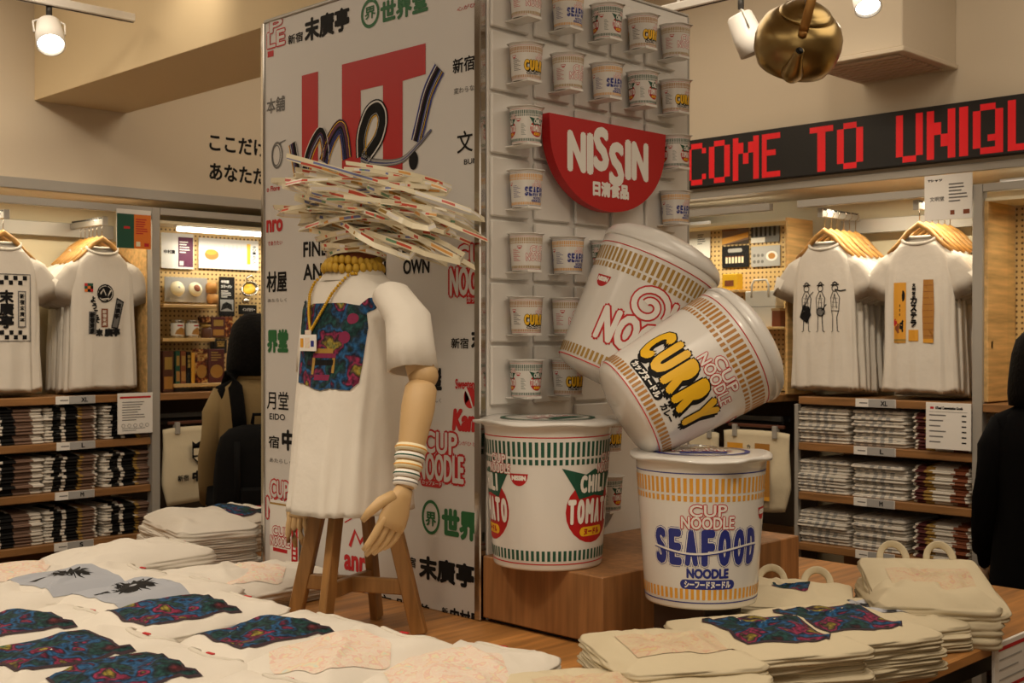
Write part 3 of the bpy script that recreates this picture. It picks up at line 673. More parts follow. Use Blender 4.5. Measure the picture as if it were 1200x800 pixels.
for r in range(9):
    for c in range(5):
        zb = z0 + (1 - r) * ROW
        if r < 7 or c == 2:
            if zb + .145 < PTOP - .004:
                t = link('tile', tile_me); t.location = (col_u[c], PV - .0125, zb); keep(t, tw)
            else:
                t = B().box(-.086, .066, 0, .012, -.022, PTOP - zb - .004, 0, .004).build('tile', 'white'); t.location = (col_u[c], PV - .0125, zb); keep(t, tw)
        if c in vis[r]:
            fl = 'NCTS'[(r - c) % 4]
            k = link('cup_ledge', clip_me); k.location = (col_u[c], PV - .0125, zb); keep(k, tw)
            t = thing('noodle_cup', 'small %s noodle cup on the board, %s row, %s from the poster' % (FLN[fl][0], RW[r], CW[c]), 'noodle cup', (col_u[c], PV - .062, zb), 0, 'small cups on the board')
            t.scale = (MS,) * 3; t.rotation_euler = (0, 0, rnd.uniform(-.05, .05) + .06)
            link('body', BODY, t); link('printing', PR[fl], t); link('lid', LID, t)
# ------------------------------------------------------------------ red half round sign
SV = PV - .075
s = Face(('v', SV)); A = s.xy(643.5, 133); Bq = s.xy(780, 157); zt = (A[1] + s.xy(780, 157)[1]) / 2
cx = (A[0] + Bq[0]) / 2; hw = (Bq[0] - A[0]) / 2; zb = s.xy(722, 249)[1]; dp = zt - zb
sg = thing('brand_sign', 'red half round sign with white letters mounted on the cup board', 'sign', (cx, PV, zt))
pts = [(cx - hw, zt), (cx - hw * .985, zt - dp * .2)] + [(cx + hw * .985 * math.cos(t), zt - dp * .2 - dp * .8 * math.sin(t)) for t in [math.pi - math.pi * i / 30 for i in range(1, 30)]] + [(cx + hw * .985, zt - dp * .2), (cx + hw, zt)]
keep(B().extrude(pts, (s.o, s.X, s.Y, s.N), .032).build('sign_board', 'red'), sg)
bk = B(); bk.box(cx - .12, cx - .09, SV + .032, PV - .0125, zt - .1, zt - .06); bk.box(cx + .09, cx + .12, SV + .032, PV - .0125, zt - .1, zt - .06); keep(bk.build('standoff', 'white'), sg)
w = hw * 2; zz = zt - dp * .575; h = dp * .40
for ch, x0, ww, dz, hh in (('N', -.345, .125, 0, 1), ('I', -.184, .022, 0, 1), ('S', -.132, .105, .12, 1.12), ('S', .0, .105, -.26, 1.15), ('I', .142, .022, -.0, 1), ('N', .198, .125, 0, 1)):
    s.d.text(ch, cx + x0 * w, zz + dz * h, ww * w, hh * h, 0, .0075 if ch != 'I' else .009, 1)
s.d.text('日清食品', cx - .145 * w, zt - dp * .83, .30 * w, dp * .155, 0, .003)
keep(s.build('lettering', ['paper']), sg)
# ------------------------------------------------------------------ big running-text sign on the right wall
LU = UF - .05
l = Face(('u', LU)); zt = l.xy(1000, 137.5)[1]; zb = l.xy(1000, 200)[1]; xl = l.xy(786, 200)[0]; xr = l.xy(1290, 200)[0]
lt = thing('text_sign', 'long black sign with red block letters above the right clothes rail', 'sign', (UF, -(xl + xr) / 2, zb))
keep(B().box(LU, UF - .0005, -xr, -xl, zb, zt, bev=.003).build('casing', 'ledblack'), lt)
GL = {'C': ['.###.', '#...#', '#....', '#....', '#....', '#....', '#...#', '.###.'], 'O': ['.##.', '#..#', '#..#', '#..#', '#..#', '#..#', '#..#', '.##.'], 'M': ['#...#', '##.##', '##.##', '#.#.#', '#.#.#', '#...#', '#...#', '#...#'],
      'E': ['####', '#...', '#...', '###.', '#...', '#...', '#...', '####'], 'T': ['###', '.#.', '.#.', '.#.', '.#.', '.#.', '.#.', '.#.'], 'U': ['#..#', '#..#', '#..#', '#..#', '#..#', '#..#', '#..#', '.##.'],
      'N': ['#..#', '#..#', '##.#', '##.#', '#.##', '#.##', '#..#', '#..#'], 'I': ['#'] * 8, 'Q': ['.##.', '#..#', '#..#', '#..#', '#..#', '#.##', '#..#', '.###'], 'L': ['#...', '#...', '#...', '#...', '#...', '#...', '#...', '####']}
for ch, x0, x1 in (('C', 806, 827), ('O', 831, 855), ('M', 859, 889), ('E', 893, 914), ('T', 949, 976), ('O', 981, 1011), ('U', 1050, 1081), ('N', 1086, 1119), ('I', 1124, 1134), ('Q', 1140, 1175), ('L', 1181, 1217), ('O', 1226, 1264)):
    l = Face(('u', LU)); a = l.xy(x0, 300)[0]; b = l.xy(x1, 300)[0]; g = GL[ch]; nr = len(g); nc = len(g[0]); y1 = zt - .022; y0 = zb + .012
    cw = (b - a) / nc; rh = (y1 - y0) / nr
    for i, rw in enumerate(g):
        for j, q in enumerate(rw):
            if q == '#': l.d.rect(a + j * cw - .001, y1 - (i + 1) * rh - .0005, cw + .002, rh + .001, 0)
    keep(l.build('letter', ['ledred']), lt)
# ------------------------------------------------------------------ kettle hanging high
kp = at(935, 50, 3.9); KR = 51 * 3.9 / F
kt = thing('brass_kettle', 'big brass kettle tipped forward, hanging high before the red text sign', 'kettle', kp)
zax = (UPV * .75 - VIEW * .62 + RIGHT * .10).normalized(); f = (-VIEW * .70 - UPV * .58 - RIGHT * .22); f = (f - zax * f.dot(zax)).normalized(); xax = f; yax = zax.cross(xax)
kt.rotation_euler = Matrix((xax, yax, zax)).transposed().to_euler(); kt.scale = (KR,) * 3
B().lathe([(0, -.68), (.62, -.68), (.82, -.58), (.96, -.3), (1.0, 0), (.97, .25), (.86, .48), (.68, .64), (.56, .69), (.55, .66)], 48).build('body', 'brass', kt)
B().lathe([(.0, .66), (.60, .66), (.61, .71), (.57, .73), (.55, .78), (.50, .79), (.47, .83), (.3, .92), (.12, .96), (0, .97)], 40).build('lid', 'brass', kt)
B().lathe([(.0, .95), (.10, .96), (.08, 1.02), (.17, 1.10), (.18, 1.18), (.11, 1.25), (0, 1.27)], 24).build('lid_knob', 'black', kt)
B().tube([V((.70, 0, -.35)), V((.95, 0, -.30)), V((1.14, 0, -.12)), V((1.24, 0, .15)), V((1.33, 0, .34)), V((1.38, 0, .42))], [.27, .25, .19, .13, .105, .10], 18, up=(0, 1, 0)).build('spout', 'brass', kt)
B().lathe([(0, 0), (.085, .001)], 18, mtx=Matrix.Translation((1.385, 0, .43)) @ V((.5, 0, .8)).to_track_quat('Z', 'Y').to_matrix().to_4x4()).build('spout_opening', 'black', kt)
hp = [V((.80 * math.cos(t), 0, .62 + 1.0 * math.sin(t))) for t in [math.pi * i / 20 for i in range(21)]]
B().tube(hp, .034, 10, flat=3.2, up=(0, 1, 0)).build('handle', 'handleB', kt)
for sx in (-1, 1): B().lathe([(0, 0), (.1, 0), (.1, .1), (.06, .13), (0, .13)], 14, mtx=Matrix.Translation((sx * .80, 0, .52))).build('handle_lug', 'handleB', kt)
top = kp + kt.rotation_euler.to_matrix() @ V((0, 0, 1.62)) * KR
wr = B().tube([top, V((top.x, top.y, CEIL))], .003, 6).build('hanging_wire', 'darkmetal'); tag(wr, 'thin dark wire holding the brass kettle from the ceiling', 'wire')
# ------------------------------------------------------------------ mannequin on its wooden stand
MC = V((2.03, 2.64, 0)); mq = thing('mannequin', 'headless wooden mannequin in a white printed T-shirt on a four legged stand', 'mannequin', (MC.x, MC.y, TT))
def mqv(f, s, z): return V((-f, -s, z - TT))       # f: forward (out of the poster), s: towards its left hand
# frame: forward = -u, mannequin's left hand side = -v
def obox(b, p0, p1, w, d, mi=0):
    p0, p1 = V(p0), V(p1); dr = p1 - p0; m = Matrix.Translation(p0) @ dr.to_track_quat('Z', 'X').to_matrix().to_4x4(); b.box(-w / 2, w / 2, -d / 2, d / 2, 0, dr.length, mi, .003, m)
for nm, px, in (('near', (1.90, 2.60)), ('far', (2.16, 2.70)), ('l', (1.945, 2.80)), ('r', (2.125, 2.475))):
    q = V((px[0] - MC.x, px[1] - MC.y, 0)); b = B(); obox(b, V((q.x, q.y, 0)), V((q.x * .52, q.y * .52, .36)), .042, .024); b.build('leg', 'legwood', mq)
q1, q2 = V((1.90 - MC.x, 2.60 - MC.y, .115)) * .86, V((2.16 - MC.x, 2.70 - MC.y, .115)) * .86; q1.z = q2.z = .125
for a, b2, dz in ((q1, q2, 0), (V((1.945 - MC.x, 2.80 - MC.y, 0)) * .86, V((2.125 - MC.x, 2.475 - MC.y, 0)) * .86, .0)):
    a = V((a.x, a.y, .125 + dz)); b2 = V((b2.x, b2.y, .125 + dz)); b = B(); obox(b, a, b2, .042, .02); b.build('stretcher', 'legwood', mq)
B().lathe([(0, .34), (.10, .34), (.10, .365), (0, .365)], 24).build('top_plate', 'legwood', mq)
# torso and neck
def ring(c, ax, ay, a, b, n=28, e=2.2, fold=None):
    out = []
    for k in range(n):
        t = 2 * math.pi * k / n; ct, st = math.cos(t), math.sin(t)
        x = a * math.copysign(abs(ct) ** (2 / e), ct); y = b * math.copysign(abs(st) ** (2 / e), st)
        if fold: g = 1 + fold(t); x *= g; y *= g
        out.append(V(c) + V(ax) * x + V(ay) * y)
    return out
FX, SX = V((-1, 0, 0)), V((0, -1, 0))
b = B(); b.loft([ring((0, 0, z - TT), SX, FX, a, d) for z, a, d in ((1.12, .12, .09), (1.2, .125, .095), (1.35, .13, .10), (1.5, .14, .10), (1.62, .15, .09), (1.685, .12, .07), (1.715, .065, .06), (1.80, .055, .055), (1.82, .05, .05))])
b.build('torso', 'mannequin', mq)
# T-shirt: loft of sections; forward drape reaches further at the hem
SEC = [(1.085, .152, .160, .012), (1.10, .152, .159, .012), (1.2, .152, .150, .010), (1.35, .154, .136, .004), (1.48, .160, .118, .0), (1.57, .162, .112, .0), (1.625, .160, .102, .0), (1.665, .146, .092, .0), (1.695, .115, .082, -.004), (1.72, .082, .074, -.004)]
def sec(z):
    for i in range(len(SEC) - 1):
        a, b = SEC[i], SEC[i + 1]
        if z <= b[0]: t = max(0, (z - a[0]) / (b[0] - a[0])); return [a[j] + (b[j] - a[j]) * t for j in (1, 2, 3)]
    return SEC[-1][1:]
def mfold(z): 
    amp = .13 * max(0, min(1, (1.64 - z) / .5)) + .015
    return lambda t: amp * (noise.noise(V((3 * math.cos(t), 3 * math.sin(t), z * 2.2 + 5))) + .7 * noise.noise(V((7 * math.cos(t), 7 * math.sin(t), z * 3))))
zs = [1.085 + (1.72 - 1.085) * i / 40 for i in range(41)]
b = B(); rings = []
for z in zs:
    a, d, o = sec(z); rings.append(ring((-o, 0, z - TT), SX, FX, a, d, 72, 2.5, mfold(z)))
inner = [V((p.x * .96, p.y * .96, p.z)) for p in rings[0]]
b.loft([inner] + rings, 0, False, False)
sh = b.build('tshirt', 'cotton', mq)
B().loft([ring((.004, 0, z - TT), SX, FX, a, d, 40) for z, a, d in ((1.702, .103, .084), (1.716, .088, .078), (1.728, .081, .072), (1.732, .076, .067), (1.722, .072, .063))], 0, False, False).build('collar', 'cottonD', sh)
def sleeve(side, p0, p1, p2, r0, r1):
    P = [V(p0), (V(p0) + V(p1)) / 2, V(p1), (V(p1) + V(p2)) / 2, V(p2)]; b = B(); rings = []
    for i, p in enumerate(P):
        t = i / 4; d = (P[min(4, i + 1)] - P[max(0, i - 1)]).normalized(); x = d.cross(V((1, 0, 0))).normalized(); y = V((1, 0, 0)) - d * d.x; y.normalize()
        r = r0 + (r1 - r0) * t
        rings.append(ring(p, x, y, r * .85, r * 1.15, 28, 2.2, lambda a, i=i: .07 * noise.noise(V((2.5 * math.cos(a), 2.5 * math.sin(a), i * .7 + side)))))
    rings.append([p + (P[4] - q) * .12 - (P[4] - P[3]).normalized() * 0 for p, q in zip(rings[-1], rings[-1])]); rings.append([p - (P[4] - P[2]).normalized() * .05 for p in rings[-1]])
    b.loft(rings, 0, False, True); return b.build('sleeve', 'cotton', sh)
relp = lambda px, py, z: at(px, py, z) - V((MC.x, MC.y, TT))
sleeve(1, relp(458, 345, 3.13), relp(478, 372, 3.06), relp(484, 434, 3.02), .046, .060)
sleeve(2, relp(392, 348, 3.38), relp(376, 380, 3.44), relp(372, 436, 3.46), .05, .055)
def mfront(x, z):
    """surface of the shirt front: x along the chest (to its left hand), z height"""
    a, d, o = sec(z); t = math.acos(max(-1, min(1, math.copysign(min(1, abs(x) / a) ** (2.5 / 2), x)))); g = 1 + mfold(z)(t)
    for _ in range(3):
        xx = min(.999, abs(x) / (a * g)); t = math.acos(math.copysign(xx ** (2.5 / 2), x)); g = 1 + mfold(z)(t)
    y = d * math.sin(t) ** (2 / 2.5) * g
    return V((-y - o - .003, -x, z - TT))
BUS = [(-.5, .44), (-.46, .52), (-.42, .50), (-.40, .42), (-.25, .47), (.2, .47), (.36, .44), (.40, .52), (.47, .53), (.46, .40), (.42, .36), (.44, .2), (.42, -.1), (.40, -.38), (.34, -.46), (.12, -.44), (.0, -.47), (-.3, -.40), (-.46, -.40), (-.48, -.2), (-.44, 0), (-.46, .3)]
def inside(x, y, P):
    c = False; n = len(P)
    for i in range(n):
        (x1, y1), (x2, y2) = P[i], P[i - 1]
        if (y1 > y) != (y2 > y) and x < (x2 - x1) * (y - y1) / (y2 - y1) + x1: c = not c
    return c
d = D(); mwid, mhei, mx0, mz0 = .275, .245, .026, 1.525
d.poly([(mx0 + a * mwid, mz0 + b * mhei) for a, b in BUS], 0, 1)
for (x, y, w, h, mi) in [(-.16, -.12, .34, .05, 2), (-.14, -.2, .28, .06, 1), (-.17, -.3, .05, .18, 3), (.12, -.28, .05, .16, 3), (-.1, -.36, .2, .06, 2), (-.13, -.07, .26, .05, 3)]:
    d.rect(mx0 + x * mwid, mz0 + y * mhei, w * mwid, h * mhei, mi, 2)
d.disc(mx0 + .26 * mwid, mz0 + .1 * mhei, .016, .016, 2, 2); d.disc(mx0 + .32 * mwid, mz0 + .3 * mhei, .014, .014, 2, 2)
b = B(); d.emit(b, lambda x, y, ly: mfront(x, y) + V((-.0006 * ly, 0, 0)), .014, .014); b.build('artwork', ['art', 'ink', 'artpink', 'gold'], sh)
# arms and hands (its left arm is in view; the right hand shows below the hem)
def hand(b, wrist, dirn, palmn, thumb, s=1.0, curl=.5):
    d = V(dirn).normalized(); n = V(palmn); n = (n - d * n.dot(d)).normalized(); w = d.cross(n) * thumb
    wr = V(wrist)
    sec_ = [(0, .021, .017), (.02, .027, .016), (.05, .037, .015), (.075, .040, .013), (.092, .037, .011)]
    b.loft([[wr + d * z * s + w * a * s * math.cos(2 * math.pi * k / 16) + n * c * s * math.sin(2 * math.pi * k / 16) for k in range(16)] for z, a, c in sec_])
    for i, (off, ln) in enumerate(((.028, .075), (.010, .085), (-.009, .078), (-.027, .060))):
        p = wr + (d * .082 + w * off) * s; P = [p - d * .012]; dd = (d + w * off * 1.5).normalized(); cu = curl * (.55 + .15 * i)
        for j, f in enumerate((.0, .42, .74, 1.0)):
            if j: 
                ang = cu * j * .55; P.append(P[-1] + (dd * math.cos(ang) + n * math.sin(ang)) * ln * s * (f - (.0, .42, .74, 1.0)[j - 1]))
            else: P.append(p)
        b.tube(P, [.0085 * s, .0092 * s, .0086 * s, .0076 * s, .0052 * s], 10)
    p = wr + (d * .025 + w * .022) * s
    b.tube([p, p + (w * .022 + d * .022 + n * .006) * s, p + (w * .034 + d * .050 + n * .016) * s, p + (w * .036 + d * .072 + n * .026) * s], [.013 * s, .0125 * s, .010 * s, .0065 * s], 10)
def arm(e, wr, sh0, hd, palm, th, label):
    b = B(); b.tube([sh0, e + (V(sh0) - e) * .12], [.036, .038], 18); b.build('upper_arm', 'mannequin', mq)
    B().sphere(e, .038, 20).build('elbow_joint', 'mannequin', mq)
    dr = (V(wr) - e); P = [e + dr * t for t in (.06, .12, .3, .6, .9, 1.0)]
    B().tube(P, [.030, .040, .042, .034, .026, .022], 20).build('forearm', 'mannequin', mq)
    b = B(); hand(b, wr, hd, palm, th, 1.12, .55); b.build('hand', 'mannequin', mq)
def rel(px, py, z): return at(px, py, z) - V((MC.x, MC.y, TT))
eL, wL = rel(496, 440, 3.02), rel(474, 572, 2.93)
arm(eL, wL, rel(485, 405, 3.04), rel(456, 622, 2.90) - rel(474, 572, 2.93), -RIGHT * .75 + VIEW * .7, -1, '')
eR, wR = rel(375, 468, 3.46), rel(362, 565, 3.42)
arm(eR, wR, rel(374, 390, 3.46), rel(346, 615, 3.38) - rel(362, 565, 3.42), VIEW * .6 + RIGHT * .5, -1, '')
# wrist bands
for i, (t, mt) in enumerate(((.66, 'cream'), (.735, 'paper'), (.81, 'cream'), (.885, 'paper'), (.955, 'paper'))):
    dr = (wL - eL); c = V((MC.x, MC.y, TT)) + eL + dr * t; r = .037 - .009 * (t - .66) / .3
    m = Matrix.Translation(c) @ dr.to_track_quat('Z', 'X').to_matrix().to_4x4()
    o = B().lathe([(r - .004, -.0085), (r, -.0085), (r + .003, 0), (r, .0085), (r - .004, .0085)], 28, 0, m).build('wristband', mt)
    tag(o, '%s pale wristband on the mannequin forearm, counted from the elbow' % ['first', 'second', 'third', 'fourth', 'fifth'][i], 'wristband', 'wristbands')
    bd = B().lathe([(r + .0012, -.0028), (r + .0032, -.0012), (r + .0034, .0008), (r + .0012, .0028)], 28, 0, m).build('coloured_line', ['amber', 'dgreen', 'amber', 'dgreen', 'grey'][i], o)
# neck ruffle, bead chain and pendant card
nk = V((MC.x, MC.y, 0))
rf = B(); 
for i in range(26):
    t = 2 * math.pi * i / 26; 
    for zz, rr in ((1.735, .078), (1.752, .070)): rf.sphere(nk + V((rr * math.cos(t + zz * 40), rr * math.sin(t + zz * 40), zz + .004 * math.sin(3 * t))), .0125, 8, 0, (.8, .8, 1.1))
nc = thing('ruffled_collar', 'gold ruffled ring around the mannequin neck', 'collar', (MC.x, MC.y, 1.735)); keep(rf.build('ruffle', 'ruffle'), nc)
keep(B().lathe([(.058, -.012), (.066, -.01), (.066, .04), (.058, .042)], 28, 0, Matrix.Translation((MC.x, MC.y, 1.735))).build('inner_band', 'brown'), nc)
def front(x, z): return mfront(x, z) + V((MC.x, MC.y, TT))
ch = thing('bead_necklace', 'gold bead chain hanging from the neck ruffle over the printed shirt', 'necklace', tuple(front(.0, 1.57)))
bdz = B(); tip = (-.03, 1.565)
for sgn, x0 in ((1, .075), (-1, -.085)):
    for i in range(30):
        t = i / 29; x = x0 + (tip[0] - x0) * t; z = 1.735 + (tip[1] - 1.735) * t - .012 * math.sin(math.pi * t)
        z = min(z, 1.718); pnt = front(x, z) + V((-.006, 0, 0)); bdz.sphere(pnt, .0045, 8)
keep(bdz.build('beads', 'beads'), ch)
pc = front(tip[0], 1.535) + V((-.012, 0, 0)); cdp = thing('pendant_card', 'small white tag hanging from the gold bead chain', 'tag', tuple(pc))
B().box(-.002, .002, -.036, .036, -.022, .022, 0, .0008).build('card', 'paper', cdp); B().box(-.0025, .0025, -.012, .012, .022, .034, 0, .0008).build('clip', 'pale', cdp)
dd = D(); dd.rect(-.032, -.012, .014, .024, 0); dd.rect(-.012, -.014, .022, .028, 1); dd.rect(.015, -.010, .014, .016, 2)
b = B(); dd.emit(b, lambda x, y, ly: V((-.0026, -x, y))); b.build('printing', ['amber', 'pale', 'navy'], cdp)
# ------------------------------------------------------------------ headdress of printed paper strips
hc = V((MC.x, MC.y, 0)); hd_ = thing('paper_strip_headdress', 'tangled headdress of folded printed paper strips wound where the mannequin head would be', 'headdress', (MC.x, MC.y, 1.78))
SMT = ['cream', 'paper', 'stripred', 'stripamber', 'stripgreen', 'stripblue', 'gold']
mk('stripred', (208, 84, 62), .3); mk('stripgreen', (116, 160, 126), .3); mk('stripblue', (122, 130, 178), .3); mk('stripamber', (228, 166, 86), .3); mk('cream', (236, 224, 190), .3)
M['stripcream'] = mat('stripcream', (238, 228, 198), .22, coat=.3); SMT[0] = 'stripcream'
def ribbon(path, w, mi, tw=.25):
    """a strip of printed paper: plain margins, a middle lane of coloured blocks"""
    P = []
    for i in range(len(path) - 1):
        for k in range(3): P.append(path[i].lerp(path[i + 1], k / 3))
    P.append(path[-1]); b = B(); n = len(P); vs = []; ph = r.uniform(0, 6)
    for i, p in enumerate(P):
        a, c = P[max(0, i - 1)], P[min(n - 1, i + 1)]; t = (c - a).normalized(); s = t.cross(UPV)
        if s.length > 1e-4: s.normalize()
        q = tw + .35 * math.sin(ph + i * .06); u = (UPV * math.cos(q) + s * math.sin(q)).normalized(); nm = t.cross(u).normalized() * .0006
        vs += [p + u * w * f + nm for f in (.5, .26, -.26, -.5)] + [p + u * w * f - nm for f in (-.5, -.26, .26, .5)]
    for v in vs: pass
    fs, ms = [tuple(range(8)), tuple(8 * n - 1 - k for k in range(8))], [0, 0]; cur = 0; left = 0; base = r.choice([(2, 2, 3), (2, 4, 0), (5, 2, 3), (2, 3, 6), (4, 5, 2)])
    for i in range(n - 1):
        if left <= 0: cur = r.choice([0, 0, 1] + list(base)); left = r.randint(1, 4) if cur > 1 else r.randint(2, 6)
        left -= 1
        for j in range(8):
            k = (j + 1) % 8; fs.append((8 * i + j, 8 * i + k, 8 * i + 8 + k, 8 * i + 8 + j)); ms.append(cur if j in (1, 5) else 0)
    b.v = [V(v) for v in vs]; b.f = fs; b.m = ms; b.s = [False] * len(fs)
    return keep(b.build('paper_strip', SMT), hd_)
r = random.Random(11)
for i in range(13):                                   # wound round the neck
    z = 1.768 + i * .0105; R = .07 + .004 * i + r.uniform(-.004, .012); ph = r.uniform(0, 6.28)
    ribbon([hc + V(((R + .008 * math.sin(3 * t + ph)) * math.cos(t), (R + .006 * math.sin(3 * t + ph)) * math.sin(t), z + .016 * math.sin(t + ph))) for t in [2 * math.pi * k / 40 + ph for k in range(44)]], .014, 0, r.uniform(-.3, .5))
def loop(c, dr, ln, sp, z, slope, w, mt, sag):
    """a long hairpin of paper: out, round the fold and back"""
    dr = V(dr).normalized(); s = dr.cross(UPV); P = []; wv = r.uniform(.004, .020)
    for k in range(25):
        t = k / 24; a = -math.pi / 2 + math.pi * t if False else 0
        if t < .44: x = ln * (t / .44); y = -sp * (.4 + .6 * math.sin(math.pi / 2 * t / .44))
        elif t > .56: x = ln * ((1 - t) / .44); y = sp * (.4 + .6 * math.sin(math.pi / 2 * (1 - t) / .44))
        else: q = (t - .44) / .12 * math.pi; x = ln + sp * math.sin(q); y = -sp * math.cos(q)
        P.append(c + dr * (x - ln * .45) + s * y + UPV * (z + slope * (x - ln * .45) - sag * (x / ln) ** 2 + wv * math.sin(5 * t + ln * 60)))
    ribbon(P, w, mt, r.uniform(-.5, .6))
for i in range(58):
    a = r.gauss(0, .55) + (math.pi if r.random() < .38 else 0); dr = RIGHT * math.cos(a) + VIEW * math.sin(a)
    z = 1.83 + .155 * (i / 57); ln = r.choice([r.uniform(.16, .3), r.uniform(.18, .34), r.uniform(.3, .46)]) * (1 if z > 1.86 else .75)
    tilt_ = -.2 * math.cos(a) + r.uniform(-.14, .14)
    c = hc + RIGHT * (r.uniform(-.05, .10) + .02) + VIEW * r.uniform(-.06, .06)
    loop(c, dr, ln, r.choice([.012, .02, .04, .07, .09]), z, tilt_, r.uniform(.011, .0165), 0, r.uniform(0, .04))
for (x0, y0, x1, y1, zz, sp) in [(430, 232, 290, 238, 3.2, .03), (440, 258, 562, 258, 3.15, .035), (450, 240, 548, 250, 3.25, .03), (420, 200, 355, 192, 3.2, .02), (430, 198, 510, 190, 3.2, .02), (440, 260, 515, 280, 3.1, .012), (400, 270, 345, 272, 3.2, .015), (395, 285, 330, 318, 3.25, .01), (450, 215, 520, 222, 3.15, .02), (380, 300, 352, 306, 3.2, .014)]:
    a, b2 = at(x0, y0, zz), at(x1, y1, zz); dv = b2 - a; ln = math.hypot(dv.x, dv.y); loop(a + V((dv.x, dv.y, 0)) * .45, V((dv.x, dv.y, 0)), ln, sp, a.z + .45 * dv.z, dv.z / ln, .016, r.choice(['strip', 'strip2']), .0)
# ------------------------------------------------------------------ wall fixtures: shelving and display cases
class Side:
    """a wall fixture run: s runs to the viewer's right along the wall, d runs into the wall"""
    def __init__(s, k): s.k = k
    def box(s, b, s0, s1, d0, d1, z0, z1, mi=0, bev=.002):
        if s.k == 'v': b.box(s0, s1, VF + d0, VF + d1, z0, z1, mi, bev)
        else: b.box(UF + d0, UF + d1, -s1, -s0, z0, z1, mi, bev)
        return b
    def pt(s, a, d, z): return V((a, VF + d, z)) if s.k == 'v' else V((UF + d, -a, z))
    def sx(s, px, d=0): p = hit((s.k, (VF if s.k == 'v' else UF) + d), px, HY); return p.x if s.k == 'v' else -p.y
    def rz(s): return 0 if s.k == 'v' else -math.pi / 2
    def face(s, d): return Face((s.k, (VF if s.k == 'v' else UF) + d))
LS, RS = Side('v'), Side('u')
SH = [(1.268, 'XL'), (1.050, 'L'), (.815, 'M'), (.575, 'S'), (.34, '')]
def post(sd, s, u, nm='upright'): keep(sd.box(B(), s - .022, s + .022, 0, .05, 0, 2.20).build(nm, 'metal'), u)
def shelving(sd, s0, s1, label, lab_px, low=False):
    u = thing('shelving_unit', label, 'shelves', sd.pt((s0 + s1) / 2, .2, 0))
    w = 'shelfwood' if sd.k == 'v' else 'shelfwoodY'
    post(sd, s1, u); (keep(sd.box(B(), s0 - .010, s0 + .010, .03, .06, 0, 1.23).build('upright', 'metal'), u) if low else post(sd, s0, u))
    keep(sd.box(B(), s0 + .022, s1 - .022, 0, .035, 2.165, 2.20).build('top_rail', 'metal'), u)
    keep(sd.box(B(), s0 + .022, s1 - .022, .40, .43, 2.06, 2.13).build('back_rail', 'metal'), u)
    keep(sd.box(B(), s0 + .022, s1 - .022, .435, .445, 0, 1.26).build('back_panel', 'shelfwood' if sd.k == 'v' else 'shelfwoodY'), u)
    for z, t in SH: keep(sd.box(B(), s0 + .023, s1 - .023, .012, .43, z - .036, z, 0, .003).build('shelf', w), u)
    keep(sd.box(B(), s0 + .023, s1 - .023, .03, .06, 0, .30).build('kick_panel', 'slot'), u)
    for (z, t), (a, b_) in zip(SH[:4], lab_px):
        x0, x1 = sd.sx(a, .01), sd.sx(b_, .01)
        l = sd.box(B(), x0, x1, .006, .0115, z - .036, z + .002, 0, .0005).build('shelf_label', 'paper')
        f = sd.face(.006); f.d.rect(x0 + (x1 - x0) * .33, z - .035, (x1 - x0) * .66, .036, 1, 1); f.d.text(t, x0 + (x1 - x0) * .64, z - .027, .016 * len(t), .02, 0, .001, 2); f.d.rect(x0 + .02, z - .02, .04, .005, 2, 1)
        keep(f.build('print', ['ink', 'lightgrey', 'grey']), l); keep(l, u)
    return u
sL0, sL1 = 1.42, LS.sx(183)
shelving(LS, sL0, sL1, 'wooden wall shelves with grey uprights under the checkered and collage T-shirts', [(65, 111), (66, 111), (64, 110), (63, 109)])
sR0, sR1 = RS.sx(929), RS.sx(1145)
shelving(RS, sR0, sR1, 'wooden wall shelves with grey upright under the musicians and sponge cake T-shirts', [(1003, 1050), (1001, 1050), (1001, 1049), (1003, 1049)], True)
# side returns of the bays
keep(LS.box(B(), sL1 - .02, sL1 - .012, .06, .43, 1.27, 2.05).build('end_panel', 'lightwood'), bpy.data.objects['shelving_unit'])
# ------------------------------------------------------------------ T-shirts on hangers
TL = .69
TSEC = [(0, .178, .034), (.02, .178, .034), (.2, .170, .034), (.4, .164, .036), (.50, .162, .036), (.56, .156, .034), (.60, .146, .032), (.635, .120, .032), (.66, .092, .03), (.69, .075, .028)]
def tsec(z):
    for a, b_ in zip(TSEC, TSEC[1:]):
        if z <= b_[0]: t = (z - a[0]) / (b_[0] - a[0]); return a[1] + (b_[1] - a[1]) * t, a[2] + (b_[2] - a[2]) * t
    return TSEC[-1][1:]
def tfold(z, sd): 
    am = .55 * max(.1, min(1, (.66 - z) / .4))
    return lambda t: am * (noise.noise(V((4.2 * math.cos(t) + sd, 4.2 * math.sin(t), z * 1.6 + sd))) + .4 * noise.noise(V((9 * math.cos(t), 9 * math.sin(t) + sd, z * 4))))
def tsurf(t, z, sd):
    a, d = tsec(z); ct, st = math.cos(t), math.sin(t)
    return V((a * math.copysign(abs(ct) ** .85, ct) * (1 + .12 * tfold(z, sd)(t)), -d * math.copysign(abs(st) ** .7, st) * (1 + tfold(z, sd)(t)), z))
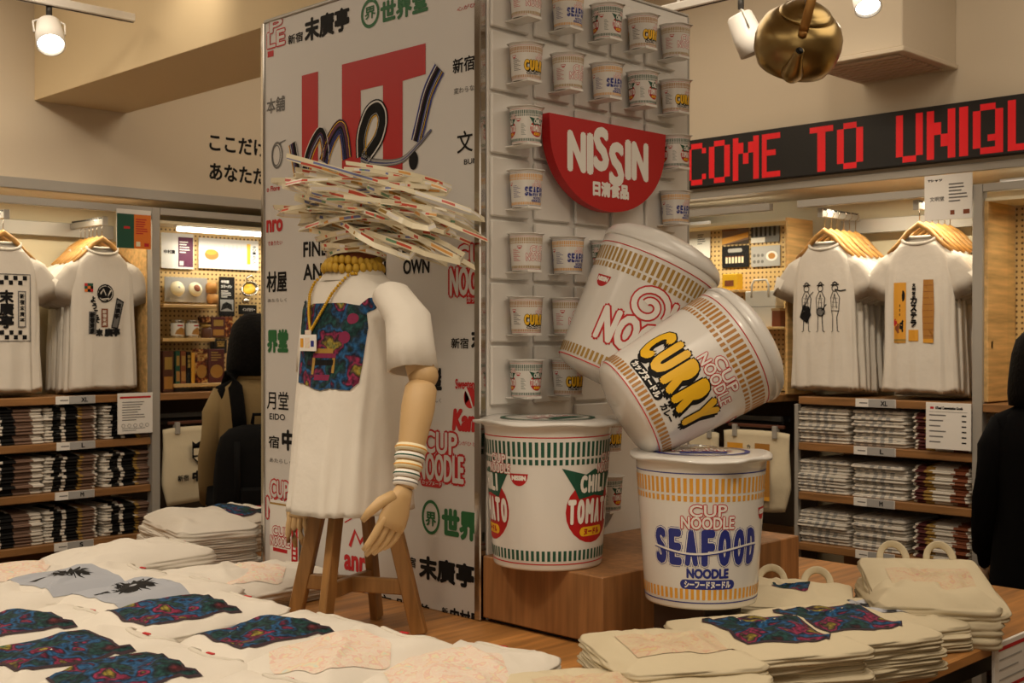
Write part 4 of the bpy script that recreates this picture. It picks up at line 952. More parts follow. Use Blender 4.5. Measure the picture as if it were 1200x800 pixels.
def tshirt_meshes(sd):
    zs = [TL * i / 34 for i in range(35)]; n = 64
    rings = [[tsurf(2 * math.pi * k / n, z, sd) + V((0, 0, .012 * noise.noise(V((k * .15, sd, 0))) if z < .05 else (-.03 * (math.sin(2 * math.pi * k / n) > .2) if z > .68 else 0))) for k in range(n)] for z in zs]
    b = B(); b.loft([[V((p.x * .97, p.y * .9, p.z + .004)) for p in rings[0]]] + rings, 0, False, False); body = b.mesh('body', 'cotton')
    sl = []
    for sg in (-1, 1):
        P = [V((sg * .105, 0, .598)), V((sg * .155, 0, .562)), V((sg * .198, 0, .50)), V((sg * .226, 0, .43))]; rs = []
        for i, p in enumerate(P):
            dr = (P[min(3, i + 1)] - P[max(0, i - 1)]).normalized(); x = dr.cross(V((0, 1, 0))).normalized()
            rs.append([p + x * (.046, .056, .062, .066)[i] * math.cos(2 * math.pi * k / 24) + V((0, 1, 0)) * (.019 + .006 * noise.noise(V((k * .5, i * .8, sd + sg)))) * math.sin(2 * math.pi * k / 24) for k in range(24)])
        rs.append([V((p.x * .99, p.y * .85, p.z + .008)) for p in rs[-1]]); rs.append([p + V((-sg * .02, 0, .08)) for p in rs[-1]])
        b = B(); b.loft(rs, 0, True, True); sl.append(b.mesh('sleeve', 'cotton'))
    b = B(); ptsc = []
    for k in range(36):
        t = 2 * math.pi * k / 36; ptsc.append(V((.079 * math.cos(t), -.030 * math.sin(t) - .002, .694 - (.034 * max(0, math.sin(t)) ** .8))))
    b.tube(ptsc, .0075, 8, closed=True); col = b.mesh('collar', 'cottonD')
    return body, sl, col
TM = [tshirt_meshes(s_) for s_ in (1.3, 5.7, 9.1)]
def tdecal(b, d, sd):
    def fn(x, y, ly):
        a, _ = tsec(y); t = math.acos(max(-.99, min(.99, math.copysign(abs(max(-.99, min(.99, x / a))) ** (1 / .85), x)))); p = tsurf(t, y, sd); return V((x, p.y - .0025 - .0005 * ly, y))
    d.emit(b, fn, .02, .02)
def hanging(sd, s, d, z, label, var, group, art=None, mats=None, rz=0):
    t = thing('hanging_tshirt', label, 'T-shirt', sd.pt(s, d, z - TL), sd.rz() + rz, group)
    body, sl, col = TM[var]; link('body', body, t); link('sleeve', sl[0], t); link('sleeve', sl[1], t); link('collar', col, t)
    if art: b = B(); tdecal(b, art, (1.3, 5.7, 9.1)[var]); b.build('artwork', mats, t)
    return t
HB = B(); HB.tube([V((-.15, 0, -.125)), V((-.10, 0, -.083)), V((-.05, 0, -.032)), V((0, 0, .0)), V((.05, 0, -.032)), V((.10, 0, -.083)), V((.15, 0, -.125))], [.010, .013, .016, .019, .016, .013, .010], 12, flat=.8, up=(0, 0, 1)); HBM = HB.mesh('hanger_body', 'hangerwood')
HK = B(); HK.tube([V((0, 0, .0)), V((0, 0, .065))] + [V((.016 * math.sin(t), 0, .083 - .018 * math.cos(t))) for t in [math.pi * .25 * i for i in range(1, 7)]], .0022, 6); HKM = HK.mesh('hook', 'chrome')
def arm_rail(sd, s, z, label):
    a = thing('garment_rail', label, 'rail', sd.pt(s, .4, z))
    b = B(); sd.box(b, s - .012, s + .012, .05, .40, z - .03, z, 0, .002)
    keep(b.build('rail_bar', 'metal'), a); b = B()
    for i in range(14): sd.box(b, s - .013, s + .013, .06 + i * .024, .07 + i * .024, z, z + .008, 0, .001)
    keep(b.build('notches', 'darkmetal'), a); keep(sd.box(B(), s - .014, s + .014, .044, .052, z - .034, z + .01).build('end_stop', 'metal'), a)
def rack(sd, px, label, what, art, mats, n, zc, ztop, d0, var=0, rz=0):
    s = sd.sx(px, d0); arm_rail(sd, s, ztop, 'grey notched rail arm holding the T-shirts with ' + what)
    for i in range(n):
        d = d0 + .052 * i; o = rnd.uniform(-.008, .008) + (.012 * i); zz = zc - (rnd.uniform(0, .02) if i else 0)
        hh = thing('wooden_hanger', 'pale wooden hanger %s on the arm with %s' % (['at the front', 'second from the front', 'third from the front', 'fourth from the front', 'fifth from the front', 'sixth from the front'][i], what), 'hanger', sd.pt(s + o * .3, d, ztop + .006 - .101), sd.rz() + rz, 'wooden hangers')
        link('hanger_body', HBM, hh); hk = link('hook', HKM, hh)
        lab = label if i == 0 else 'white T-shirt %s behind the one with %s' % (['', 'directly', 'two places', 'three places', 'four places', 'five places'][i], what)
        hanging(sd, s + o * .3, d, zz, lab, (var + i) % 3, 'hanging T-shirts with ' + what, art if i == 0 else None, mats, rz + (rnd.uniform(-.04, .04) if i else 0))
# artwork: checkered frame
d1 = D()
d1.ring(0, 0, 0, 0) if False else None
for (x, y, w, h) in ((-.115, .545, .23, .004), (-.115, .235, .23, .004), (-.115, .235, .004, .314), (.111, .235, .004, .314)): d1.rect(x, y, w, h, 3)
for r in range(2):
    for c in range(9):
        if (r + c) % 2 == 0: d1.rect(-.1 + c * .022, .52 - r * .022, .02, .02, 0); d1.rect(-.1 + c * .022, .245 + r * .022, .02, .02, 0)
for i, c in enumerate('末廣亭'): d1.text(c, -.032, .415 - i * .058, .062, .055, 0, .0035)
for x in (-.1, .052): d1.rect(x, .30, .04, .17, 3, 1); d1.rect(x + .006, .306, .028, .158, 1, 2); [d1.text(c, x + .009, .435 - i * .028, .022, .022, 0, .001, 3) for i, c in enumerate('新宿末廣亭')]
rack(LS, 4, 'white T-shirt with black checkered frame and large vertical lettering', 'the checkered frame print', d1, ['ink', 'cottonD', 'redink', 'grey'], 5, 1.985, 2.13, .085, 0)
d2 = D()
for i in range(3):
    for j in range(3): d2.rect(-.105 + i * .014, .475 + j * .014, .014, .014, [2, 3, 4, 0, 2, 3, 4, 0, 3][(i * 3 + j)])
d2.disc(-.0, .47, .042, .045, 0, 1); d2.ring(0, .47, .036, .003, 1, 2); d2.stroke([(-.03, .46), (-.01, .49), (.01, .45), (.028, .485)], .008, 1, 2); d2.stroke([(-.02, .44), (.02, .445)], .006, 1, 2)
for i, c in enumerate('ようこそ'): d2.text(c, -.075 + i * .008, .425 - i * .033, .022, .028, 0, .002)
d2.rect(-.085, .27, .04, .11, 5); [d2.text(c, -.079, .352 - i * .026, .028, .023, 0, .002, 2) for i, c in enumerate('新宿末廣')]
d2.rect(-.02, .305, .034, .09, 6); [d2.text(c, -.013, .372 - i * .02, .02, .016, 1, .001, 2) for i, c in enumerate('新宿末廣')]
q4 = [(.03, .30), (.065, .295), (.10, .43), (.06, .45)]; d2.poly(q4, 0, 1); d2.poly([(.036, .306), (.061, .302), (.092, .425), (.063, .44)], 5, 2); [d2.text(c, .046 + i * .006 * -1 + .014, .40 - i * .026, .022, .022, 0, .002, 3) for i, c in enumerate('末廣亭')]
d2.text('末', -.045, .262, .03, .032, 0, .003); d2.text('廣亭', .0, .262, .075, .034, 0, .004)
rack(LS, 119, 'white T-shirt with a collage of a black round crest and small signs', 'the collage print', d2, ['ink', 'cottonD', 'orange', 'dgreen', 'redink', 'grey', 'brown'], 6, 1.985, 2.13, .085, 1)
d3 = D()
for k, x in enumerate((-.075, .0, .075)):
    d3.ring(x, .475, .014, .004, 0); d3.stroke([(x - .02, .49), (x + .02, .492)], .006, 0); d3.stroke([(x - .012, .496), (x, .505), (x + .012, .496)], .006, 0)
    for sg in (-1, 1): d3.stroke([(x + sg * .008, .46), (x + sg * .024, .43), (x + sg * .02, .37), (x + sg * .012, .34), (x + sg * .014, .275), (x + sg * .022, .27)], .0035, 0); d3.stroke([(x, .45), (x + sg * .008, .41), (x + sg * .01, .38)], .003, 0)
    d3.stroke([(x - .022, .37), (x + .022, .368)], .003, 0)
    for j in range(4): d3.stroke([(x - .016, .43 - j * .02), (x + .016, .427 - j * .02)], .0018, 2)
d3.poly([(-.112, .34), (-.07, .31), (-.05, .35), (-.058, .39), (-.09, .40)], 0, 2); d3.stroke([(-.112, .34), (-.06, .44), (-.04, .46)], .004, 0, 2)
d3.disc(.002, .365, .022, .018, 2, 2); d3.ring(.002, .365, .022, .004, 0, 3, ry=.018); d3.stroke([(.01, .37), (.03, .40)], .004, 0)
d3.stroke([(.075, .47), (.10, .462), (.13, .466)], .006, 0, 2)
rack(RS, 966, 'white T-shirt with a black line drawing of three musicians', 'the three musicians drawing', d3, ['ink', 'cottonD', 'grey'], 6, 1.995, 2.15, .085, 2)
d4 = D()
d4.rect(-.105, .22, .06, .27, 0); d4.disc(-.06, .43, .010, .025, 2, 2); d4.disc(-.082, .285, .016, .022, 3, 2); d4.disc(-.062, .295, .012, .028, 2, 2); d4.disc(-.095, .31, .009, .018, 4, 2); d4.rect(-.105, .225, .06, .012, 5, 2); [d4.rect(-.075, .34 + i * .02, .008, .012, 2, 2) for i in range(3)]
for i, c in enumerate('カステラ'): d4.text(c, -.022, .395 - i * .034, .028, .028, 2, .0022)
for i, c in enumerate('文明堂の'): d4.text(c, -.014, .47 - i * .018, .014, .014, 2, .001)
d4.rect(-.033, .228, .05, .05, 0); d4.poly([(.036, .22), (.082, .22), (.086, .36), (.082, .50), (.036, .50), (.032, .36)], 1); d4.rect(.036, .22, .046, .018, 0, 2)
for i in range(9): d4.rect(.036, .25 + i * .028, .047, .0018, 3, 2)
rack(RS, 1078, 'white T-shirt with yellow panel, vertical Japanese lettering and brown cake strip', 'the sponge cake print', d4, ['amber', 'bronze', 'ink', 'brown', 'redink', 'gold'], 6, 1.995, 2.15, .085, 0)
# ------------------------------------------------------------------ signs on the fixtures
def plate(sd, d, px0, py0, py1, px1, nm, label, cat, paint, mats, th=.006, base='paper'):
    f = sd.face(d); a = f.xy(px0, py1); b_ = f.xy(px1, py1); c = f.xy(px0, py0)
    x, y, w, h = a[0], a[1], b_[0] - a[0], c[1] - a[1]
    t = thing(nm, label, cat, sd.pt(x + w / 2, d, y))
    keep(sd.box(B(), x, x + w, d, d + th, y, y + h, 0, .001).build('board', base), t)
    paint(f.d, x, y, w, h)
    if f.d.p: keep(f.build('printing', mats), t)
    return t
def lines(d, x, y, w, h, n, mi=0, ly=2, frac=.45, seed=1):
    r = random.Random(seed)
    for i in range(n): d.rect(x, y + h * (i + .5) / n, w * r.uniform(.5, 1), h / n * frac, mi, ly)
def pa(d, x, y, w, h):
    d.rect(x, y + h * .9, w * 1, h * .1, 3); d.rect(x, y, w * .5, h * .88, 0); d.rect(x + w * .5, y, w * .5, h * .88, 1); lines(d, x + w * .55, y + h * .35, w * .38, h * .42, 7, 2); d.rect(x + w * .2, y + h * .5, w * .18, h * .06, 2, 2); d.rect(x + w * .56, y + h * .06, w * .12, h * .12, 4, 2); d.rect(x + w * .8, y + h * .06, w * .14, h * .09, 2, 2)
plate(LS, -.012, 137, 244, 290, 177, 'category_sign', 'green and orange sign fixed to the rail beside the collage T-shirt', 'sign', pa, ['dgreen', 'orange', 'redink', 'paper', 'cream'])
def pb(d, x, y, w, h):
    d.rect(x + w * .06, y + h * .87, w * .88, h * .05, 1); lines(d, x + w * .12, y + h * .3, w * .7, h * .5, 8, 0, frac=.3); [d.ring(x + w * (.15 + .17 * i), y + h * .2, w * .045, .002, 0, 2) for i in range(5)]; lines(d, x + w * .12, y + h * .05, w * .7, h * .1, 2, 0, frac=.25)
plate(LS, -.012, 138, 461, 509, 179, 'price_board', 'white price board with red bar hanging on the shelves beside the left upright', 'sign', pb, ['grey', 'redink'])
def pc_(d, x, y, w, h):
    d.text('Tシャツ', x + w * .08, y + h * .86, w * .3, h * .05, 0, .001); d.text('文明堂', x + w * .12, y + h * .42, w * .3, h * .1, 1, .0005); lines(d, x + w * .52, y + h * .35, w * .42, h * .45, 6, 1, frac=.4); d.rect(x + w * .55, y + h * .1, w * .09, w * .09, 2); d.rect(x + w * .82, y + h * .1, w * .13, w * .09, 2)
plate(RS, -.012, 1083, 207, 259, 1139, 'category_sign', 'white printed sign on the right rail beside the grey upright', 'sign', pc_, ['ink', 'grey', 'brown'])
def pd_(d, x, y, w, h):
    d.rect(x + w * .1, y + h * .86, w * .08, h * .05, 1); d.text('UTme! Customization Goods', x + w * .22, y + h * .86, w * .6, h * .055, 0, .0008)
    for i in range(6): d.rect(x + w * .08, y + h * (.14 + .115 * i), w * (.25 + .06 * (i % 3)), h * .028, 2); d.rect(x + w * .8, y + h * (.14 + .115 * i), w * .1, h * .03, 0)
    d.rect(x + w * .08, y + h * .8, w * .84, .0015, 2)
plate(RS, -.012, 1085, 471, 525, 1138, 'price_board', 'white price list board hanging on the right shelves beside the upright', 'sign', pd_, ['ink', 'redink', 'grey'])
# ------------------------------------------------------------------ folded shirts
def rrect(w, l, r, n=6):
    out = []
    for cx, cy, a0 in ((w / 2 - r, l / 2 - r, 0), (-w / 2 + r, l / 2 - r, 90), (-w / 2 + r, -l / 2 + r, 180), (w / 2 - r, -l / 2 + r, 270)):
        for i in range(n + 1): a = math.radians(a0 + 90 * i / n); out.append((cx + r * math.cos(a), cy + r * math.sin(a)))
    res = []
    for i, p in enumerate(out):
        q = out[(i + 1) % len(out)]; L_ = math.hypot(q[0] - p[0], q[1] - p[1]); k = max(1, int(L_ / .02))
        res += [(p[0] + (q[0] - p[0]) * j / k, p[1] + (q[1] - p[1]) * j / k) for j in range(k)]
    return res
NZ = noise.noise
class Fold:
    """a folded garment: w across, l deep, t thick; fold opening along the rim"""
    def __init__(s, w, l, t, sd, amp, sag=0, rad=.02, irr=.012): s.rad = rad; s.irr = irr; s.w, s.l, s.t, s.sd, s.amp, s.sag = w, l, t, sd, amp, sag
    def wob(s, x, y, k=0): return noise.noise(V((x * 9 + s.sd, y * 9 + k, s.sd * 1.7)))
    def top(s, x, y):
        e = max(abs(x) / (s.w / 2), abs(y) / (s.l / 2)); f = max(0, 1 - e ** 3.2)
        rid = abs(NZ(V((x * 5 + y * 3, y * 4 - x * 2 + s.sd, 9)))); rid = max(0, .12 - rid) / .12
        return s.t * (.40 + .60 * f) + s.amp * f * (1.3 * s.wob(x, y) + .5 * NZ(V((x * 22, y * 8 + s.sd, 3))) + .6 * rid) - s.sag * (max(0, e - .55)) ** 2
    def mesh(s, name, mats, band=None, layers=2):
        o = rrect(s.w, s.l, s.rad); b = B(); rings = []
        lv = []
        for k in range(layers):
            z0, z1 = s.t * .42 * k / layers, s.t * .42 * (k + 1) / layers
            lv += [(z0 + .0002, -.0045), (z0 + (z1 - z0) * .3, 0), (z0 + (z1 - z0) * .7, 0), (z1 - .0002, -.0045)]
        for z, off in lv:
            f = 1 + 2 * off / min(s.w, s.l)
            rings.append([V((x * f * (1 + s.irr * s.wob(x, y, z * 90)), y * f * (1 + s.irr * s.wob(x + 4, y, z * 90)), z + s.amp * .3 * s.wob(x, y, 7) * (z / s.t) - s.sag * .2)) for x, y in o])
        for sc_ in (.985, .96, .93, .895, .86, .82, .78, .74, .69, .64, .59, .54, .48, .42, .36, .3, .24, .18, .12, .06, .02) if s.w > .275 else (.985, .95, .88, .75, .5, .2): rings.append([V((x * sc_, y * sc_, s.top(x * sc_, y * sc_))) for x, y in o])
        b.loft(rings, 0, True, True)
        if band:
            for i, f in enumerate(b.f):
                x = sum(b.v[j].x for j in f) / len(f); y = sum(b.v[j].y for j in f) / len(f)
                if y < s.l * .1: b.m[i] = band(x / s.w + .5, y, sum(b.v[j].z for j in f) / len(f))
        return b.mesh(name, mats)
def bandf(bands, seed):
    r = random.Random(seed); j = [r.uniform(-.012, .012) for _ in bands]
    def f(x, y, z):
        acc = 0
        for (w_, mi), jj in zip(bands, j):
            acc += w_
            if x < acc + jj: return mi
        return bands[-1][1]
    return f
LBANDS = [(.13, 0), (.15, 1), (.09, 0), (.05, 2), (.17, 1), (.05, 0), (.06, 3), (.20, 4), (.10, 0)]
LB2 = [(.12, 2), (.08, 0), (.24, 1), (.06, 0), (.22, 5), (.06, 4), (.22, 0)]
RBANDS = [(.11, 0), (.025, 6), (.12, 0), (.025, 6), (.12, 0), (.03, 6), (.13, 0), (.025, 6), (.12, 0), (.025, 6), (.12, 0), (.02, 6), (.13, 0)]
RB2 = [(.09, 0), (.12, 2), (.05, 1), (.10, 3), (.36, 0), (.22, 7), (.06, 0)]
SMAT = ['cotton', 'ink', 'maroon', 'gold', 'tan', 'tan', 'lightgrey', 'brown']
TH = .0150
def stack_meshes(bands, n=3): return [Fold(.268, .335, TH * 1.75, 3.1 * i + len(bands), .004).mesh('folded_tshirt', SMAT, bandf(bands, i), 1) for i in range(n)]
SM = {k: stack_meshes(b_) for k, b_ in (('a', LBANDS), ('b', LB2), ('c', RBANDS), ('d', RB2))}
STK = [(LS, 'a', 150, 'monochrome prints', 'stack by left upright', 0), (LS, 'a', 83, 'monochrome prints', 'stack above label', 0), (LS, 'b', 17, 'dark prints', 'stack at photo edge', 0),
       (RS, 'c', 965, 'grey grid print', 'stack beside tote bags', 0), (RS, 'c', 1031, 'grey grid print', 'stack above label', 0), (RS, 'd', 1104, 'maroon yellow brown print', 'stack by upright', 0)]
for sd, kind, px, pr, where, _ in STK:
    for si in (1, 2, 3):
        z, lab = SH[si]; s = sd.sx(px, .05); n = 11 if si != 3 else 10
        if kind == 'c' and si == 2: n = 10
        for i in range(n):
            o = link('folded_tshirt', SM[kind][(i + si) % 3]); o.location = sd.pt(s + rnd.uniform(-.007, .007), .205 + rnd.uniform(-.012, .014), z + .0005 + i * TH); o.rotation_euler = (0, 0, sd.rz() + rnd.uniform(-.02, .02))
            tag(o, 'folded T-shirt, %s, %s, %s, %s' % (ORD[n - 1 - i], pr, where, ['', 'L shelf', 'M shelf', 'shelf under M'][si]), 'folded T-shirt', 'folded T-shirts on the wall shelves')
# ------------------------------------------------------------------ piles of folded shirts on the display table
TS = [Fold(.295, .48, .062, q_, .012, .03, .05, .06) for q_ in (2.3, 6.9, 11.4)]
TSM = [f.mesh('folded_tshirt', ['cotton'], None, 2) for f in TS]
TL_ = [Fold(.285, .47, .030, q_, .006, .01, .035, .07).mesh('folded_tshirt', ['cotton'], None, 2) for q_ in (1.2, 4.4, 8.8)]
def patch(fold, outline, step, z, mats, edge=True):
    xs = [p[0] for p in outline]; ys = [p[1] for p in outline]; b = B(); d = D(); d.poly(outline, 0, 1)
    if edge and len(mats) > 1: d.stroke(list(outline) + [outline[0]], .008, 1, 2)
    d.emit(b, lambda x, y, ly: V((x, y, fold.top(x, y) + z + .0005 * ly)), step, step); return b
BUSX = [(-b_, a) for a, b_ in BUS]
def pile(px, py, htop, n, art, label, ang=10, var=0, dx=0, dy=0, cnt=None):
    """pile whose top shirt's middle is where the photograph shows it; top edge of the shirts towards the tower"""
    c = hit(('h', htop), px, py); th = (htop - TT - .056) / (n - 1); a0 = math.radians(ang - 90)
    for i in range(n):
        v = (var + i) % 3; t = tag(link('folded_tshirt', TSM[v] if i == n - 1 else TL_[v]), '', 'folded T-shirt', 'folded T-shirts on the display table')
        t.location = (c.x + rnd.uniform(-.012, .012), c.y + rnd.uniform(-.012, .012), TT + .001 + i * th); t.scale = (1, 1, th / .030 * 1.9); t.rotation_euler = (0, 0, a0 + rnd.uniform(-.05, .05))
        if i == n - 1:
            t.scale = (1, 1, 1); t['label'] = label
            f = TS[v]
            if art == 'bus': b = patch(f, [(a * .245, b_ * .25 - .055) for a, b_ in BUS], .010, .0012, 2, False).add([], []); d = D(); P = [(a * .245, b_ * .25 - .055) for a, b_ in BUS]; d.stroke(P + [P[0]], .008, 1, 1); d.emit(b, lambda x, y, ly: V((x, y, f.top(x, y) + .0020)), .02, .02); b.build('artwork', ['art', 'artedge'], t)
            if art == 'pale': patch(f, [(.125 * math.cos(q) * (1 + .1 * math.sin(5 * q)), -.06 + .14 * math.sin(q) * (1 + .08 * math.cos(7 * q))) for q in [2 * math.pi * k / 36 for k in range(36)]], .010, .0012, 1, False).build('artwork', ['pale'], t)
            if art == 'photo':
                P = [(-.13, -.17), (.13, -.17), (.135, .05), (-.135, .05)]; b = patch(f, P, .010, .0012, 1, False); d = D()
                d.poly([((.058 + .03 * NZ(V((4 * math.cos(q), 4 * math.sin(q), 2))) + .012 * math.sin(19 * q)) * math.cos(q), -.05 + (.052 + .03 * NZ(V((4 * math.cos(q), 4 * math.sin(q), 6))) + .012 * math.sin(19 * q)) * math.sin(q)) for q in [2 * math.pi * k / 60 for k in range(60)]], 1, 2)
                d.disc(0, -.05, .010, .010, 0, 3); d.rect(-.03, -.15, .035, .03, 1, 2)
                for k in range(7): d.disc(-.09 + .012 * k, -.02 - .016 * (k % 4), .004, .004, 1, 2)
                d.emit(b, lambda x, y, ly: V((x, y, f.top(x, y) + .0012 + .0005 * ly)), .010, .010); b.build('artwork', ['bluegrey', 'ink'], t)
            # neck opening with its small red label
            b = B(); pts = [V((.075 * math.cos(q), .215 - .055 * math.sin(q), 0)) for q in [math.pi * k / 16 for k in range(17)]]
            pts = [V((p.x, p.y, f.top(p.x, p.y) + .001)) for p in pts]; b.tube(pts, .0075, 8, flat=.6); b.build('collar', 'cottonD', t)
            b = B(); z = f.top(0, .19) + .003; b.box(-.012, .012, .184, .192, z, z + .003, 0, .0006); b.build('neck_label', 'redink', t)
        else: t['label'] = 'folded T-shirt, %s, under the %s' % (ORD[n - 1 - i], cnt)
H = .868
pile(222, 709, .885, 4, 'bus', 'folded T-shirt with dark colourful print, between the grey print and the stool', 8, 0, cnt='dark print behind')
pile(322, 735, .855, 4, 'bus', 'folded T-shirt with dark colourful print, right before the stool legs', 8, 1, cnt='dark print before the stool')
pile(412, 757, H, 4, 'pale', 'folded T-shirt with pale pastel print, beside the dark print before the stool', 12, 2, cnt='pastel print farther from the totes')
pile(535, 776, .85, 4, 'pale', 'folded T-shirt with pale pastel print, at the row end beside bare wood', 14, 0, cnt='pastel print beside bare wood')
pile(168, 688, H, 4, 'photo', 'folded T-shirt with grey black photo print, touching the dark colourful print', 8, 1, cnt='nearer grey photo print')
pile(96, 674, .88, 4, 'photo', 'folded T-shirt with grey black photo print, farther one near the shelves', 8, 2, cnt='farther grey photo print')
pile(28, 667, H, 4, 'pale', 'folded T-shirt with faint pastel print, beside the farther grey photo print', 6, 0, cnt='faint print by the shelves')
pile(28, 728, H, 4, 'bus', 'folded T-shirt with dark colourful print, farthest of the three in the near row', 8, 1, cnt='farthest dark print of the near row')
pile(78, 758, .885, 4, 'bus', 'folded T-shirt with dark colourful print, middle of the three in the near row', 8, 2, cnt='middle dark print of the near row')
pile(160, 784, H, 4, 'bus', 'folded T-shirt with dark colourful print, nearest the camera', 9, 0, cnt='nearest dark print')
pile(262, 818, H, 4, '', 'plain folded T-shirt at the near table edge below the dark prints', 10, 1, cnt='plain shirt at the near edge')
pile(400, 845, H, 4, '', 'plain folded T-shirt at the near corner below the pastel prints', 10, 2, cnt='plain shirt at the near corner')
pile(-20, 700, H, 4, '', 'plain folded T-shirt at the photo edge beyond the dark print', 8, 2, cnt='plain shirt at the photo edge')
pile(236, 671, .855, 3, '', 'plain folded T-shirt between the tall stack and the grey photo print', 6, 1, cnt='plain shirt before the tall stack')
pile(300, 668, .845, 3, 'pale', 'folded T-shirt with faint pastel print, beside the white card', 6, 2, cnt='faint print beside the white card')
pile(150, 641, .90, 5, '', 'plain folded T-shirt on the pile closest to the left shelves', 4, 0, cnt='pile closest to the left shelves')
pile(232, 601, .93, 8, '', 'plain folded T-shirt on the tall stack beside the tower edge', 80, 1, cnt='tall stack beside the tower edge')
pile(268, 598, .90, 4, 'bus', 'folded T-shirt with dark colourful print behind the tall stack by the backpack', 20, 2, cnt='dark print by the backpack')
# ------------------------------------------------------------------ tote bags
class Tote(Fold): pass
TG = [Tote(.36, .39, .042, 21.3, .013, .02, .04, .06), Tote(.36, .39, .042, 27.7, .013, .02, .04, .06)]
TGM = [f.mesh('body', ['canvas'], None, 2) for f in TG]
def tote_pile(px, py, htop, n, art, label, ang, cnt, handles=False, s=.92, dv=0, tip=0):
    c = hit(('h', htop), px, py); c.y += dv; th = (htop - TT - .042) / (n - 1); a0 = math.radians(ang - 90)
    for i in range(n):
        v = i % 2; t = thing('tote_bag', '', 'tote bag', (c.x + rnd.uniform(-.012, .012), c.y + rnd.uniform(-.012, .012), TT + .001 + i * th), a0 + rnd.uniform(-.05, .05), 'tote bags on the display table')
        t.scale = (s, s, th / .042 * 2.0 if i < n - 1 else 1); link('body', TGM[v], t); f = TG[v]
        if i == n - 1:
            t['label'] = label; t.rotation_euler = (math.radians(tip), 0, a0)
            if art == 'bus':
                P = [(a * .24, b_ * .24 - .03) for a, b_ in BUS]; b = patch(f, P, .010, .0012, 2, False); d = D(); d.stroke(P + [P[0]], .007, 1, 1); d.emit(b, lambda x, y, ly: V((x, y, f.top(x, y) + .0020)), .02, .02); b.build('artwork', ['art', 'artedge'], t)
            if art == 'pale': patch(f, [(-.12, -.12), (.12, -.12), (.12, .06), (-.12, .06)], .010, .0012, 1, False).build('artwork', ['palebag'], t)
            if art == 'small': patch(f, [(a * .12, b_ * .13 - .02) for a, b_ in BUS], .010, .0012, 2, False).build('artwork', ['art'], t)
            if art == 'photo': patch(f, [(-.12, -.1), (.12, -.1), (.12, .08), (-.12, .08)], .010, .0012, 1, False).build('artwork', ['photo'], t)
        else: t['label'] = 'cream tote bag, %s, under the %s' % (ORD[n - 1 - i], cnt)
        if handles and i == n - 1:
          for x0 in (.07, -.07):
            y0 = f.l / 2 - .02; hh = .034
            pts = [V((x0 + .040 * math.cos(q), y0 + .035 * max(0, math.sin(q)), .018 + hh * math.sin(q))) for q in [math.pi * (-.1 + 1.2 * k / 14) for k in range(15)]]
            B().tube(pts, .011, 8, flat=.22, up=(0, 1, 0)).build('handle', 'canvas', t)
tote_pile(702, 800, .850, 4, 'pale', 'cream tote bag with pale print, nearest the camera beside bare wood', 62, 'nearest pale print tote', dv=.02)
tote_pile(788, 750, .885, 6, 'pale', 'cream tote bag with pale print, directly before the seafood cup', 58, 'pale print tote before the cup')
tote_pile(892, 731, .885, 6, 'bus', 'cream tote bag with dark colourful print, touching the seafood cup side', 62, 'dark print tote nearer the cup', s=1.0)
tote_pile(1000, 722, .880, 6, 'bus', 'cream tote bag with dark colourful print, in front of the rolled top tote', 68, 'dark print tote in the middle', dv=.05, s=1.0)
tote_pile(926, 686, .865, 4, 'small', 'cream tote bag with one small dark print, behind the dark printed totes', 30, 'small print tote', True)
tote_pile(1040, 712, .842, 4, 'photo', 'cream tote bag with grey photo print, under the pale print tote', 64, 'grey photo print tote', dv=.02)
tote_pile(1098, 676, .905, 4, 'pale', 'cream tote bag with pale print and raised handles, highest pile at right', 40, 'pale print tote with raised handles', True, tip=14, dv=.03)
# ------------------------------------------------------------------ food display case on the left wall
def case(sd, s0, s1, glass_s, label, dpt, fr=0):
    u = thing('display_case', label, 'display case', sd.pt((s0 + s1) / 2, .2, 0)); w = 'shelfwood' if sd.k == 'v' else 'shelfwoodY'
    keep(sd.box(B(), s0, s1, dpt, dpt + .015, 1.275, 2.13, 0, .001).build('pegboard', 'pegX' if sd.k == 'v' else 'pegY'), u)
    keep(sd.box(B(), s0, s1, .0, .43, 1.232, 1.268, 0, .003).build('counter', w), u)
    keep(sd.box(B(), s0, s1, 0, .035, 2.165, 2.20).build('top_rail', 'metal'), u)
    keep(sd.box(B(), s0, s1, .435, .445, 0, 1.23).build('back_panel', 'slot'), u)
    keep(sd.box(B(), s0, s1, .02 + fr, dpt, 2.125, 2.14, 0, .001).build('canopy', 'niche'), u)
    g = B(); sd.box(g, glass_s[0], glass_s[1], .012 + fr, .018 + fr, 1.272, 2.12, 0, .001); keep(g.build('front_pane', 'glass'), u)
    g = B(); sd.box(g, glass_s[0], glass_s[0] + .005, .02 + fr, dpt - .002, 1.272, 2.12, 0, .001) if sd.k == 'v' else sd.box(g, glass_s[1] - .005, glass_s[1], .02 + fr, dpt - .002, 1.272, 2.12, 0, .001); keep(g.build('side_pane', 'glass'), u)
    keep(sd.box(B(), s0, s1, .06, .40, .545, .575, 0, .003).build('lower_shelf', w), u)
    return u
def tube_light(sd, px0, px1, py, d, label):
    f = sd.face(d); a = f.xy(px0, py); b_ = f.xy(px1, py); z = a[1]
    t = thing('tube_light', label, 'light', sd.pt((a[0] + b_[0]) / 2, d, z))
    keep(sd.box(B(), a[0], b_[0], d - .014, d + .014, z - .012, z + .012, 0, .004).build('tube', 'tube'), t); keep(sd.box(B(), a[0] - .01, b_[0] + .01, d - .018, d + .018, z + .0125, z + .024, 0, .002).build('housing', 'white'), t)
DP = .20
cs0, cs1 = sL1 + .024, UF - .3
LC = case(LS, cs0, cs1, (LS.sx(203), cs1), 'pegboard food display case behind clear acrylic beside the left upright', DP)
